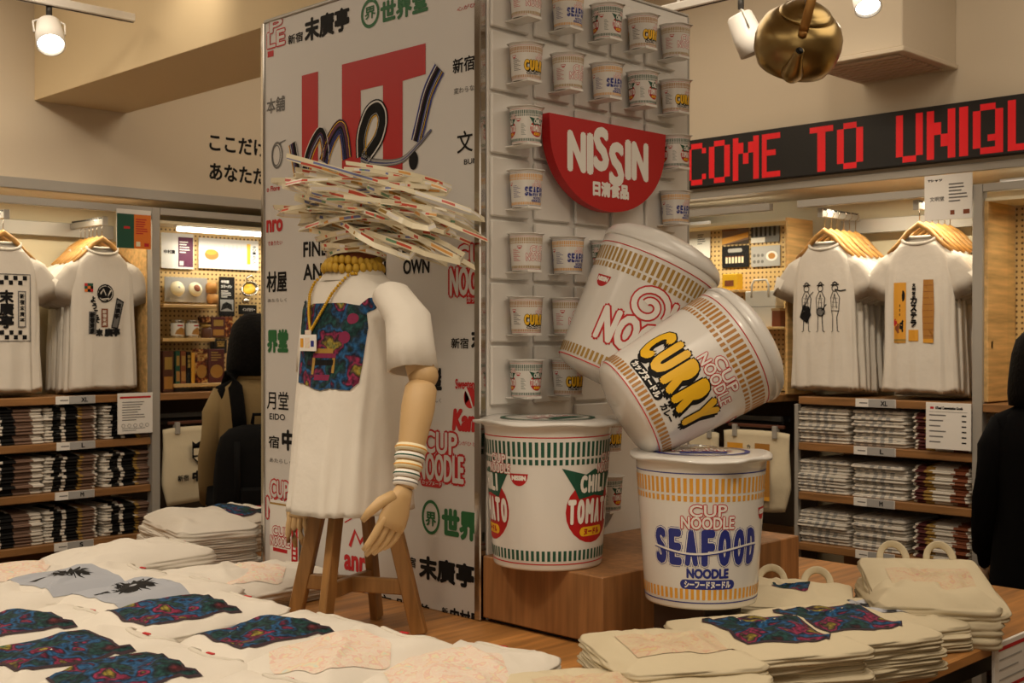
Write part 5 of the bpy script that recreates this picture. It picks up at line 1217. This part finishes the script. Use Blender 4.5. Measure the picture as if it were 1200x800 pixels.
tube_light(LS, 208, 330, 268, .06, 'bright white tube light at the top of the food display case')
# posters on the pegboard
def f1(d, x, y, w, h): d.rect(x + w * .52, y + h * .06, w * .46, h * .84, 0); lines(d, x + w * .56, y + h * .42, w * .34, h * .36, 5, 1); d.text('中村屋', x + w * .08, y + h * .42, w * .34, h * .1, 2, .001); d.rect(x + w * .56, y + h * .1, w * .12, w * .12, 1, 2)
plate(LS, DP - .012, 189, 272, 314, 227, 'product_poster', 'white and purple poster at the top of the food pegboard', 'poster', f1, ['purple', 'paper', 'ink'])
def f2(d, x, y, w, h):
    d.disc(x + w * .21, y + h * .46, w * .115, h * .17, 0); d.disc(x + w * .2, y + h * .54, w * .09, h * .09, 1, 2); [d.rect(x + w * (.42 + .07 * i), y + h * .2, .002, h * .6, 3) for i in range(5)]; d.rect(x + w * .80, y + h * .2, w * .06, h * .68, 2); [d.text(c, x + w * .9, y + h * (.74 - .1 * i), w * .05, h * .08, 4, .0008) for i, c in enumerate('クリームパン')]
plate(LS, DP - .012, 233, 278, 314, 303, 'product_poster', 'wide white poster with a brown bread roll on the food pegboard', 'poster', f2, ['bronze', 'amber', 'yellow', 'lightgrey', 'ink'])
def shelf_board(px0, px1, py, label):
    f = LS.face(.05); a = f.xy(px0, py); b_ = f.xy(px1, py); z = a[1]
    t = tag(LS.box(B(), a[0], b_[0], .05, DP - .001, z - .018, z, 0, .002).build('display_shelf', 'lightwood'), label, 'shelf'); return z
z1 = shelf_board(192, 254, 356, 'pale wooden shelf under the white buns in the food case')
z2 = shelf_board(191, 252, 396, 'pale wooden shelf under the two tin cans in the food case')
z3 = shelf_board(204, 282, 450, 'lowest pale wooden shelf carrying packets in the food case')
def bun_card(d, x, y, w, h): pass
plate(LS, DP - .03, 193, 324, z1 and 353.5, 243, 'backing_card', 'grey card standing behind the two white buns', 'card', bun_card, ['grey'], .005, 'lightgrey')
def bun(px, py, d, r, label, cut):
    p = hit(('v', VF + d), px, py); t = thing('bun', label, 'bun', p, group='white buns')
    m = Matrix.Rotation(math.radians(72), 4, 'X'); b = B().lathe([(0, -.35 * r), (.8 * r, -.32 * r), (r, -.05 * r), (.93 * r, .25 * r), (.6 * r, .48 * r), (.2 * r, .56 * r), (0, .56 * r)], 28, 0, m); b.build('dough', 'cream', t)
    if cut: B().lathe([(0, .64 * r), (.36 * r, .60 * r), (.5 * r, .52 * r)], 18, 0, m).build('filling', 'brown', t)
    else: B().lathe([(0, .60 * r), (.10 * r, .585 * r), (.16 * r, .56 * r)], 12, 0, m).build('mark', 'lightgrey', t)
bun(208, 338, DP - .055, .040, 'whole round white bun on the top shelf of the food case', False); bun(229, 339, DP - .055, .039, 'cut white bun showing brown filling on the top shelf', True)
for i, (px, py) in enumerate(((249, 350), (248, 337))):
    p = hit(('v', VF + DP - .05), px, py); t = tag(B().lathe([(0, -.03), (.026, -.028), (.032, -.005), (.028, .02), (.012, .03), (0, .031)], 20, 0, Matrix.Translation(p)).build('brown_bun', 'bronze'), ['small brown bun at the bottom right of the white buns', 'small brown bun on top of the other brown bun'][i], 'bun')
def f3(d, x, y, w, h): d.text('中村屋', x + w * .12, y + h * .84, w * .5, h * .07, 1, .001); d.text('カリーパン', x + w * .12, y + h * .72, w * .7, h * .07, 1, .001); lines(d, x + w * .12, y + h * .45, w * .7, h * .2, 4, 1); d.rect(x + w * .06, y + h * .12, w * .86, h * .3, 2); d.poly([(x + w * .1, y + h * .14), (x + w * .5, y + h * .2), (x + w * .85, y + h * .14), (x + w * .8, y + h * .3), (x + w * .45, y + h * .36), (x + w * .2, y + h * .3)], 0, 2)
plate(LS, DP - .02, 257, 324, 370, 275, 'leaflet', 'black leaflet with white text hanging on the food pegboard', 'leaflet', f3, ['ink', 'paper', 'lightgrey'], .006, 'ink')
def f4(d, x, y, w, h): d.text('インドカリー', x + w * .2, y + h * .35, w * .7, h * .3, 0, .001)
plate(LS, DP - .02, 280, 357, 368, 301, 'small_label', 'small black label under the curry bowl on the food pegboard', 'label', f4, ['paper'], .006, 'ink')
p = hit(('v', VF + DP - .05), 292, 339); t = thing('curry_bowl', 'silver sauce bowl with yellow curry fixed on the food pegboard', 'bowl', p); m = Matrix.Rotation(math.radians(62), 4, 'X') @ Matrix.Rotation(.5, 4, 'Z') @ Matrix.Diagonal((1.25, .85, 1, 1))
B().lathe([(0, -.03), (.02, -.03), (.04, -.012), (.048, .012), (.044, .012), (.036, -.006), (0, -.008)], 28, 0, m).build('bowl', 'chrome', t); B().lathe([(.0, .008), (.03, .005), (.040, -.002)], 24, 0, m).build('curry', 'yellow', t)
B().tube([V((-.02, -.01, .03)), V((-.03, -.02, .06)), V((.0, -.02, .075)), V((.02, -.015, .06))], .006, 8).build('handle', 'chrome', t); B().lathe([(0, -.02), (.018, -.015), (.022, .0), (0, .012)], 16, 0, Matrix.Translation((-.035, -.02, -.06))).build('ladle', 'chrome', t)
for i, px in enumerate((208, 225)):
    p = hit(('v', VF + .11), px, 396); p.z = z2 + .0005; t = thing('tin_can', ['tin can with white label, nearer the acrylic corner, in the food case', 'tin can with white label, beside the small dark jar'][i], 'can', p, .3 * i, 'tin cans')
    B().lathe([(0, 0), (.033, 0), (.034, .003), (.0335, .088), (.034, .09), (.033, .093), (0, .091)], 28).build('can', 'chrome', t); B().lathe([(.0342, .012), (.0345, .014), (.0345, .074), (.0342, .076)], 28).build('paper_label', 'paper', t)
    d = D(); d.poly([(-.03, .02), (.03, .014), (.026, .045), (.0, .056), (-.022, .04)], 0); d.rect(-.018, .06, .03, .008, 1); b = B(); d.emit(b, lambda x, y, ly: V(((.0347 + .0003 * ly) * math.sin(x / .034), -(.0347 + .0003 * ly) * math.cos(x / .034), y)), .008); b.build('print', ['bronze', 'redink'], t)
p = hit(('v', VF + .11), 242, 396); p.z = z2 + .0005; t = thing('small_jar', 'small dark jar with gold lid beside the tin cans', 'jar', p); B().lathe([(0, 0), (.026, 0), (.028, .006), (.028, .045), (.022, .055), (0, .055)], 20).build('glass_body', 'brownbox', t); B().lathe([(.0, .056), (.023, .056), (.024, .07), (0, .071)], 20).build('lid', 'gold', t)
def carton(px0, px1, pyt, d, zb, nm, label, base, art=None, dep=.05, grp=None):
    f = LS.face(d); a = f.xy(px0, 450); b_ = f.xy(px1, 450); c = f.xy(px0, pyt); w, h = b_[0] - a[0], c[1] - zb
    t = thing(nm, label, 'food packet', LS.pt(a[0] + w / 2, d + dep / 2, zb), 0, grp)
    B().box(-w / 2, w / 2, -dep / 2, dep / 2, .0005, h, 0, .002).build('box', base, t)
    dd = D()
    if art == 'bowl': dd.disc(0, h * .34, w * .4, h * .2, 0); dd.ring(0, h * .34, w * .36, .003, 1, 2, ry=h * .17); lines(dd, -w * .35, h * .62, w * .7, h * .3, 4, 1)
    elif art == 'text': [dd.text(c, -w * .3, h * (.78 - .14 * i), w * .6, h * .12, 1, .001) for i, c in enumerate('中村屋')]
    elif art == 'bands': dd.rect(-w * .4, h * .08, w * .8, h * .3, 0); dd.rect(-w * .35, h * .55, w * .7, h * .3, 1)
    if dd.p: b = B(); dd.emit(b, lambda x, y, ly: V((x, -dep / 2 - .0005 * ly, y))); b.build('print', ['bronze', 'gold', 'redink'], t)
gp = 'food packets in the case'
carton(191, 203.5, 411, .06, 1.2685, 'food_carton', 'dark carton outside the acrylic corner on the case counter', 'brownbox', 'bands', .08, gp)
carton(206, 211, 411, .08, z3, 'food_carton', 'slim green carton first on the lowest food shelf', 'dgreen', 'bands', .08, gp); carton(212, 218, 411, .08, z3, 'food_carton', 'slim brown carton second on the lowest food shelf', 'brown', 'bands', .08, gp)
carton(219, 224, 412, .08, z3, 'food_carton', 'slim black carton with gold text on the lowest food shelf', 'ink', 'text', .08, gp); carton(224.5, 228.5, 413, .08, z3, 'food_carton', 'slim yellow carton on the lowest food shelf', 'amber', None, .08, gp)
carton(229, 243.5, 409, .08, z3, 'food_packet', 'dark packet with a round curry picture on the lowest food shelf', 'foodpack', 'bowl', .04, gp); carton(244.5, 263, 409, .08, z3, 'food_packet', 'maroon packet with a round curry picture beside the black hair', 'maroon', 'bowl', .04, gp)
carton(264, 281, 436, .08, z3, 'food_packet', 'small packet half behind the black hair on the lowest food shelf', 'foodpack', None, .04, gp)
zz = hit(('v', VF + .12), 250, 395).z
for i, (a, b_, top, mt, lb) in enumerate(((236.5, 247, 371, 'foodpack', 'brown packet above the small jar'), (248, 264, 371, 'maroon', 'maroon packet hanging between two brown packets'), (264.5, 273, 371, 'foodpack', 'brown packet hanging close to the black hair'))):
    carton(a, b_, top, DP - .05, zz if i else hit(('v', VF + DP - .05), 240, 378).z, 'food_packet', lb, mt, 'bands' if i == 1 else None, .045, gp)
carton(251, 266, 398, DP - .05, hit(('v', VF + DP - .05), 250, 414).z, 'food_packet', 'black packet with yellow writing hanging under the maroon packet', 'ink', 'text', .04, gp)
# hanging tote bag under the case
def hanging_tote(sd, px0, px1, pyt, pyb, d, label, paint, mats):
    f = sd.face(d); a = f.xy(px0, pyb); b_ = f.xy(px1, pyb); zt = f.xy((px0 + px1) / 2, pyt)[1]; zb = f.xy((px0 + px1) / 2, pyb)[1]; w, h = b_[0] - a[0], zt - zb
    t = thing('hanging_tote_bag', label, 'tote bag', sd.pt((a[0] + b_[0]) / 2, d, zb), sd.rz())
    n = 24; rings = []
    for i in range(15):
        q = i / 14; hw = w / 2 * (.86 + .14 * min(1, q * 3.3)) * (1 + .02 * math.sin(6 * q)); th = .012 + .022 * math.sin(math.pi * min(1, q * 1.1 + .05))
        rings.append([V((hw * math.copysign(abs(math.cos(x)) ** .6, math.cos(x)), -th * math.copysign(abs(math.sin(x)) ** .7, math.sin(x)) * (1 + .4 * noise.noise(V((3 * math.cos(x), q * 3, px0)))), h * q + .012 * math.cos(x) * (1 - q) - .02 * q * math.cos(2 * x) * .3)) for x in [2 * math.pi * k / n for k in range(n)]])
    B().loft(rings, 0, True, True).build('bag_body', 'canvas', t)
    d_ = D(); paint(d_, w, h); b = B(); d_.emit(b, lambda x, y, ly: V((x, -.046 - .0005 * ly, y))); 
    if d_.p: b.build('print', mats, t)
    for sx in (-.3, .3): B().box(w * sx - .012, w * sx + .012, -.022, .012, h - .03, h + .03, 0, .002).build('clip', 'metal', t)
    B().box(-w * .42, w * .42, -.006, .010, h + .018, h + .034, 0, .003).build('hanger_bar', 'brownbox', t)
    return t
def t1(d, w, h):
    x, y = w * .0, h * .60; d.poly([(x - .05, y + .05), (x - .05, y + .085), (x - .03, y + .07), (x, y + .085), (x + .03, y + .07), (x + .05, y + .085), (x + .05, y + .05)], 0); d.poly([(x - .05, y + .06), (x + .05, y + .06), (x + .05, y), (x, y - .045), (x - .05, y)], 0); d.rect(x - .042, y + .012, .04, .035, 1, 2); d.poly([(x - .04, y), (x - .003, y + .005), (x - .003, y - .032)], 1, 2); [d.stroke([(x + .006, y - .02 + .018 * i), (x + .044, y + .012 + .018 * i)], .005, 1, 2) for i in range(3)]
    d.text('新宿', -w * .34, h * .30, .06, .03, 0, .001); d.text('中村屋', -w * .12, h * .285, .17, .05, 0, .004)
hanging_tote(LS, 190, 268, 500, 587, .02, 'cream tote bag with black crest and Japanese lettering hanging under the food case', t1, ['ink', 'canvas'])
hanging_tote(LS, 192, 268, 610, 690, .02, 'lower cream tote bag hanging under the crest tote bag', lambda d, w, h: None, ['ink'])
rl = thing('hanging_bar', 'dark rail with black hangers under the food case counter', 'rail', LS.pt(3.6, .2, 1.1)); keep(LS.box(B(), cs0, cs1, .10, .125, 1.135, 1.16).build('bar', 'darkmetal'), rl)
for i in range(3): keep(LS.box(B(), cs0 + .03, cs0 + .32, .14 + .06 * i, .155 + .06 * i, 1.10 + .012 * i, 1.128 + .012 * i, 0, .003).build('black_hanger', 'black'), rl)
# ------------------------------------------------------------------ right pegboard case
pr1 = RS.sx(920, .14); pr0 = pr1 - 1.45; DQ = .36
RC = case(RS, pr0, pr1, (pr0, pr1 - .002), 'pegboard display case with photo cards beside the musicians T-shirt', DQ, .13)
keep(RS.box(B(), pr1 - .0, pr1 + .014, .14, DQ + .015, 1.27, 2.14, 0, .002).build('side_panel', 'lightwood'), RC)
tube_light(RS, 790, 896, 252, .19, 'bright white tube light at the top of the photo card case')
def g0(d, x, y, w, h): lines(d, x + w * .55, y + h * .35, w * .3, h * .3, 5, 0); d.rect(x + w * .1, y + h * .1, w * .3, .004, 0)
plate(RS, DQ - .012, 800, 261, 304, 832, 'product_poster', 'white poster beside the four photo cards', 'poster', g0, ['grey'])
def g1(d, x, y, w, h): d.poly([(x, y), (x + w, y + h * .3), (x + w, y + h * .55), (x, y + h * .3)], 0); d.rect(x, y + h * .65, w * .6, h * .2, 1); d.poly([(x + w * .2, y), (x + w, y), (x + w, y + h * .2)], 2)
def g2(d, x, y, w, h): d.rect(x, y + h * .75, w, h * .25, 1); [d.rect(x + w * .16 * i, y + h * .3, w * .08, h * .5, 0) for i in range(6)]; d.rect(x, y, w * .5, h * .25, 1)
def g3(d, x, y, w, h): d.pill(x + w * .22, y + h * .7, w * .55, h * .18, 1); [d.rect(x + w * (.14 + .12 * i), y + h * .2, w * .08, h * .28, 2) for i in range(6)]; [d.rect(x + w * (.14 + .12 * i), y + h * .48, w * .08, h * .05, 3) for i in range(6)]
def g4(d, x, y, w, h): d.disc(x + w * .72, y + h * .5, w * .2, h * .24, 0); d.disc(x + w * .72, y + h * .5, w * .12, h * .15, 1, 2); [d.disc(x + w * (.12 + .14 * (i % 3)), y + h * (.25 + .3 * (i // 3)), w * .05, h * .08, 2) for i in range(6)]
for a, t_, b_, e, lb, fn, mts, base in ((846, 263, 287, 877, 'photo card of a cut yellow cake, upper row nearer the white poster', g1, ['amber', 'brown', 'slot'], 'tan'), (880, 261, 285, 913, 'grey photo card of a kitchen, upper row nearer the T-shirts', g2, ['ink', 'paper'], 'grey'), (846, 289, 314, 877, 'black photo card with a row of cakes, lower row', g3, ['ink', 'lightgrey', 'cream', 'brown'], 'ink'), (880, 289, 313, 914, 'pale photo card of cups and plates, lower row', g4, ['paper', 'bronze', 'grey'], 'lightgrey')):
    plate(RS, DQ - .012, a, t_, b_, e, 'photo_card', lb, 'photo card', fn, mts, .006, base)
def peg_shelf(px0, px1, py, d, label):
    f = RS.face(d); a = f.xy(px0, py); b_ = f.xy(px1, py); z = a[1]
    tag(RS.box(B(), a[0], b_[0], d, DQ - .001, z - .014, z, 0, .002).build('display_shelf', 'lightwood'), label, 'shelf'); return z + .0005
ZY = peg_shelf(842, 866, 340, .22, 'small pale shelf under the yellow packet on the pegboard'); ZB = peg_shelf(868, 919, 383, .15, 'small pale shelf under the white carrier bag')
p0 = hit(('u', UF + .24), 846, 340); p1 = hit(('u', UF + .24), 863, 340); z_ = hit(('u', UF + .24), 850, 321).z
keep_ = thing('yellow_packet', 'yellow packet on the pegboard behind the curry cup', 'packet', (UF + .24, (p0.y + p1.y) / 2, ZY))
wv = p0.y - p1.y; B().box(0, .06, -wv / 2, wv / 2, 0, z_ - ZY, 0, .003).build('box', 'yellow', keep_); B().box(-.001, .0, -wv * .3, wv * .3, .02, .05, 0, 0).build('print', 'brown', keep_)
for k in (1,):
    f = RS.face(.20); a = f.xy(873, 380); b_ = f.xy(909, 380); zt = f.xy(880, 341)[1]; zb = ZB; w = b_[0] - a[0]
    t = thing('paper_bag', 'white paper carrier bag standing on the case counter', 'bag', RS.pt((a[0] + b_[0]) / 2, .24, zb), RS.rz())
    B().box(-w / 2, w / 2, -.04, .04, 0, zt - zb, 0, .004).build('bag_body', 'paper', t); B().box(-w / 2 - .001, w / 2 + .001, -.041, .041, .1, .104, 0, 0).build('fold_line', 'lightgrey', t)
    B().tube([V((-w * .28, -.042, zt - zb - .03)), V((-w * .27, -.04, zt - zb + .03)), V((-w * .2, -.04, zt - zb + .055)), V((w * .2, -.04, zt - zb + .055)), V((w * .27, -.04, zt - zb + .03)), V((w * .28, -.042, zt - zb - .03))], .006, 6).build('handle', 'paper', t)
f = RS.face(.18); a = f.xy(904, 395); b_ = f.xy(914, 395)
t = thing('brown_bag', 'narrow brown paper bag beside the white carrier bag', 'bag', RS.pt((a[0] + b_[0]) / 2, .21, ZB), RS.rz()); w = b_[0] - a[0]; B().box(-w / 2, w / 2, -.03, .03, 0, .09, 0, .004).build('bag_body', 'brown', t); B().box(-w / 2 - .001, w / 2 + .001, -.031, .031, .08, .092, 0, 0).build('folded_top', 'cardboard', t)
def tq(d, w, h): d.rect(-w * .36, h * .55, w * .24, h * .3, 0); d.poly([(-w * .27, h * .57), (-w * .21, h * .57), (-w * .24, h * .68)], 2, 2); d.rect(w * .06, h * .2, w * .22, h * .66, 1); d.rect(w * .06, h * .16, w * .22, h * .05, 0, 2); [d.text(c, -w * .06, h * (.78 - .09 * i), .02, .022, 3, .001) for i, c in enumerate('カステラ')]
hanging_tote(RS, 848, 926, 505, 599, .02, 'cream tote bag with yellow and brown print hanging beside the folded shirts', tq, ['amber', 'bronze', 'brown', 'ink'])
hanging_tote(RS, 795, 843, 505, 599, .06, 'cream tote bag hanging behind the seafood cup', lambda d, w, h: None, ['ink'])
rl = thing('hanging_bar', 'dark rail holding tote bags under the photo card case', 'rail', RS.pt((pr0 + pr1) / 2, .2, 1.1)); keep(RS.box(B(), pr0, pr1, .10, .125, 1.135, 1.16).build('bar', 'darkmetal'), rl)
for i in range(3): keep(RS.box(B(), pr1 - .42, pr1 - .05, .14 + .06 * i, .155 + .06 * i, 1.10 + .012 * i, 1.128 + .012 * i, 0, .003).build('black_hanger', 'black'), rl)
# ------------------------------------------------------------------ case to the right of the grey upright
ps0, ps1 = sR1 + .024, sR1 + 1.5
XC = case(RS, ps0, ps1, (ps0 + .10, ps1), 'glass display case beyond the right grey upright', .30)
[bpy.data.objects.remove(o) for o in list(XC.children) if o.name.startswith('pegboard')]
keep(RS.box(B(), RS.sx(1190, .30), ps1, .30, .315, 1.275, 2.13, 0, .001).build('pegboard', 'pegY'), XC)
keep(RS.box(B(), ps0, RS.sx(1190, .30), .05, .07, 1.50, 1.535, 0, .002).build('cross_bar', 'metal'), XC)
keep(RS.box(B(), RS.sx(1190, .30) - .03, RS.sx(1190, .30), .02, .30, 1.275, 2.13, 0, .002).build('side_panel', 'lightwood'), XC)
tube_light(RS, 1176, 1240, 217, .06, 'short bright tube light in the glass case at the right edge')
# ------------------------------------------------------------------ people
def skin(name, verts, edges, radii, m, parent, root=0, sub=2):
    me = bpy.data.meshes.new(name); me.from_pydata([tuple(v) for v in verts], edges, []); o = bpy.data.objects.new(name, me); COL.objects.link(o)
    o.modifiers.new('s', 'SKIN'); 
    for i, r in enumerate(radii):
        d = me.skin_vertices[0].data[i]; d.radius = r if isinstance(r, tuple) else (r, r); d.use_root = (i == root)
    sb = o.modifiers.new('b', 'SUBSURF'); sb.levels = sub; sb.render_levels = sub
    dg = bpy.context.evaluated_depsgraph_get(); m2 = bpy.data.meshes.new_from_object(o.evaluated_get(dg)); bpy.data.objects.remove(o)
    m2.materials.clear(); m2.materials.append(M[m]); m2.polygons.foreach_set('use_smooth', [True] * len(m2.polygons)); return link(name, m2, parent)
def person(loc, rz, label, coat, hair_l):
    """local frame: looks along +y, x to its right; eyes, ears and face are on the body mesh"""
    t = thing('person', label, 'person', loc, rz)
    vs = [(0, 0, .92), (0, .0, 1.08), (0, -.01, 1.25), (0, 0, 1.36), (0, .015, 1.43), (0, .03, 1.50)]; ed = [(0, 1), (1, 2), (2, 3), (3, 4), (4, 5)]
    rd = [(.15, .11), (.13, .10), (.16, .11), (.13, .09), (.055, .055), (.06, .07)]
    for sx in (-1, 1):
        b0 = len(vs); vs += [(sx * .135, 0, 1.345), (sx * .19, -.0, 1.08), (sx * .19, .10, .88), (sx * .185, .15, .80)]; ed += [(3, b0), (b0, b0 + 1), (b0 + 1, b0 + 2), (b0 + 2, b0 + 3)]; rd += [.055, .043, .032, .022]
        b0 = len(vs); vs += [(sx * .09, 0, .86), (sx * .095, .01, .48), (sx * .10, -.02, .09), (sx * .10, .12, .035)]; ed += [(0, b0), (b0, b0 + 1), (b0 + 1, b0 + 2), (b0 + 2, b0 + 3)]; rd += [.085, .058, .042, .03]
    body = skin('body', vs, ed, rd, 'darkcoat', t)
    hd = B(); rings = []
    for z, a, fr, bk in ((1.44, .05, .03, .05), (1.475, .052, .085, .055), (1.50, .062, .105, .07), (1.54, .072, .112, .085), (1.57, .076, .110, .095), (1.61, .077, .108, .098), (1.65, .068, .095, .088), (1.675, .045, .06, .06), (1.685, .01, .012, .012)):
        rings.append([V((a * math.cos(q), .01 + (fr if math.sin(q) > 0 else bk) * math.sin(q), z)) for q in [2 * math.pi * k / 28 for k in range(28)]])
    hd.loft(rings); hd.tube([V((0, .112, 1.60)), V((0, .128, 1.565)), V((0, .118, 1.552))], [.008, .014, .010], 10)
    for sx in (-1, 1): hd.sphere((sx * .078, .005, 1.57), .02, 10, 0, (.4, .7, 1.3)); hd.sphere((sx * .03, .112, 1.595), .010, 10)
    hd.tube([V((-.022, .112, 1.515)), V((0, .117, 1.513)), V((.022, .112, 1.515))], .006, 8); hd.build('head', 'skin', t)
    for sx in (-1, 1):
        hb = B(); hand(hb, V((sx * .185, .15, .80)), V((0, .35, -1)), V((-sx, 0, 0)), sx, .95, .5); hb.build('hand', 'skin', t)
    cb = B(); cr = []
    for z, a, d in ((.70, .19, .145), (.85, .18, .14), (1.0, .165, .13), (1.12, .165, .13), (1.25, .175, .135), (1.33, .175, .125), (1.38, .145, .105), (1.415, .09, .08), (1.44, .075, .072)):
        cr.append([V((a * (1 + .03 * noise.noise(V((k * .4, z * 6, 1)))) * math.copysign(abs(math.cos(q)) ** .85, math.cos(q)), d * (1 + .08 * noise.noise(V((k * .4, z * 5, 2)))) * math.sin(q), z)) for k, q in enumerate([2 * math.pi * k / 40 for k in range(40)])])
    cb.loft(cr, 0, False, False); jk = cb.build('jacket', coat, t)
    for sx in (-1, 1):
        P = [V((sx * .125, 0, 1.352)), V((sx * .168, -.005, 1.26)), V((sx * .190, -.0, 1.08)), V((sx * .190, .06, .96)), V((sx * .186, .11, .875))]
        B().tube(P, [.058, .060, .054, .05, .046], 20).build('jacket_sleeve', coat, jk)
    B().tube([V((.08 * math.cos(q), .078 * math.sin(q), 1.435 + .012 * math.sin(q))) for q in [2 * math.pi * k / 28 for k in range(28)]], .014, 8, closed=True).build('jacket_collar', coat, jk)
    hr = B(); rr = []
    for z, a, bk, fr in ((1.70, .012, .012, .01), (1.696, .045, .05, .04), (1.68, .068, .08, .068), (1.65, .096, .112, .088), (1.60, .110, .128, .092), (1.55, .117, .130, .03), (1.50, .122, .126, .01), (1.46, .124, .116, .0), (1.445 - hair_l * .5, .120, .104, -.01), (1.44 - hair_l * .5, .08, .07, -.015)):
        rr.append([V((a * math.cos(q) * (1 + .03 * noise.noise(V((k * 1.7, 0, 3)))), (fr if math.sin(q) > 0 else bk) * math.sin(q) * (1 + .05 * noise.noise(V((k * 1.3, 0, 8)))), z)) for k, q in enumerate([2 * math.pi * k / 48 for k in range(48)])])
    hr.loft(rr).build('hair', 'hair', t)
    return t
wl = at(299, 395, 5.32); pw = person((wl.x, wl.y, -.045), math.radians(-28), 'person with black bob hair, olive jacket and black backpack, seen from behind', 'jacket', .03)
bp = thing('backpack', 'large black backpack with wide straps worn over the olive jacket', 'backpack', (wl.x, wl.y, 0), math.radians(-28))
b = B(); rr = []
for z, a, d in ((.66, .11, .05), (.68, .170, .085), (.78, .190, .105), (.95, .19, .105), (1.06, .180, .095), (1.13, .162, .08), (1.165, .125, .06), (1.18, .07, .04)): rr.append([V((a * math.copysign(abs(math.cos(q)) ** .7, math.cos(q)), -.225 + .035 - d * math.copysign(abs(math.sin(q)) ** .7, math.sin(q)) * (1 + .12 * noise.noise(V((math.cos(q) * 2, z * 6, math.sin(q) * 2)))), z)) for q in [2 * math.pi * k / 36 for k in range(36)]])
b.loft(rr).build('pack', 'backpack', bp)
B().box(-.09, .09, -.325, -.29, .74, .93, 0, .012).build('front_pocket', 'backpack', bp)
for sx in (-1, 1): 
    P = [V((sx * .075, -.165, 1.12)), V((sx * .085, -.158, 1.25)), V((sx * .095, -.135, 1.34)), V((sx * .10, -.07, 1.395)), V((sx * .10, .02, 1.40)), V((sx * .11, .11, 1.34)), V((sx * .12, .15, 1.2)), V((sx * .16, .12, 1.0)), V((sx * .185, -.05, .84)), V((sx * .15, -.19, .78))]
    B().tube(P, .03, 10, flat=.28, up=(0, 1, .5)).build('shoulder_strap', 'backpack', bp)
B().tube([V((-.10, -.30, 1.12)), V((-.10, -.318, .96)), V((-.10, -.312, .80))], .012, 8, flat=.4, up=(0, 1, 0)).build('compression_strap', 'backpack', bp)
B().tube([V((-.03, -.20, 1.185)), V((-.025, -.205, 1.225)), V((.025, -.205, 1.225)), V((.03, -.20, 1.185))], .008, 8).build('grab_handle', 'backpack', bp)
wr_ = at(1224, 395, 4.35); person((wr_.x, wr_.y, -.11), math.radians(-60), 'person with dark hair and a black coat standing at the right edge', 'darkcoat', .06)
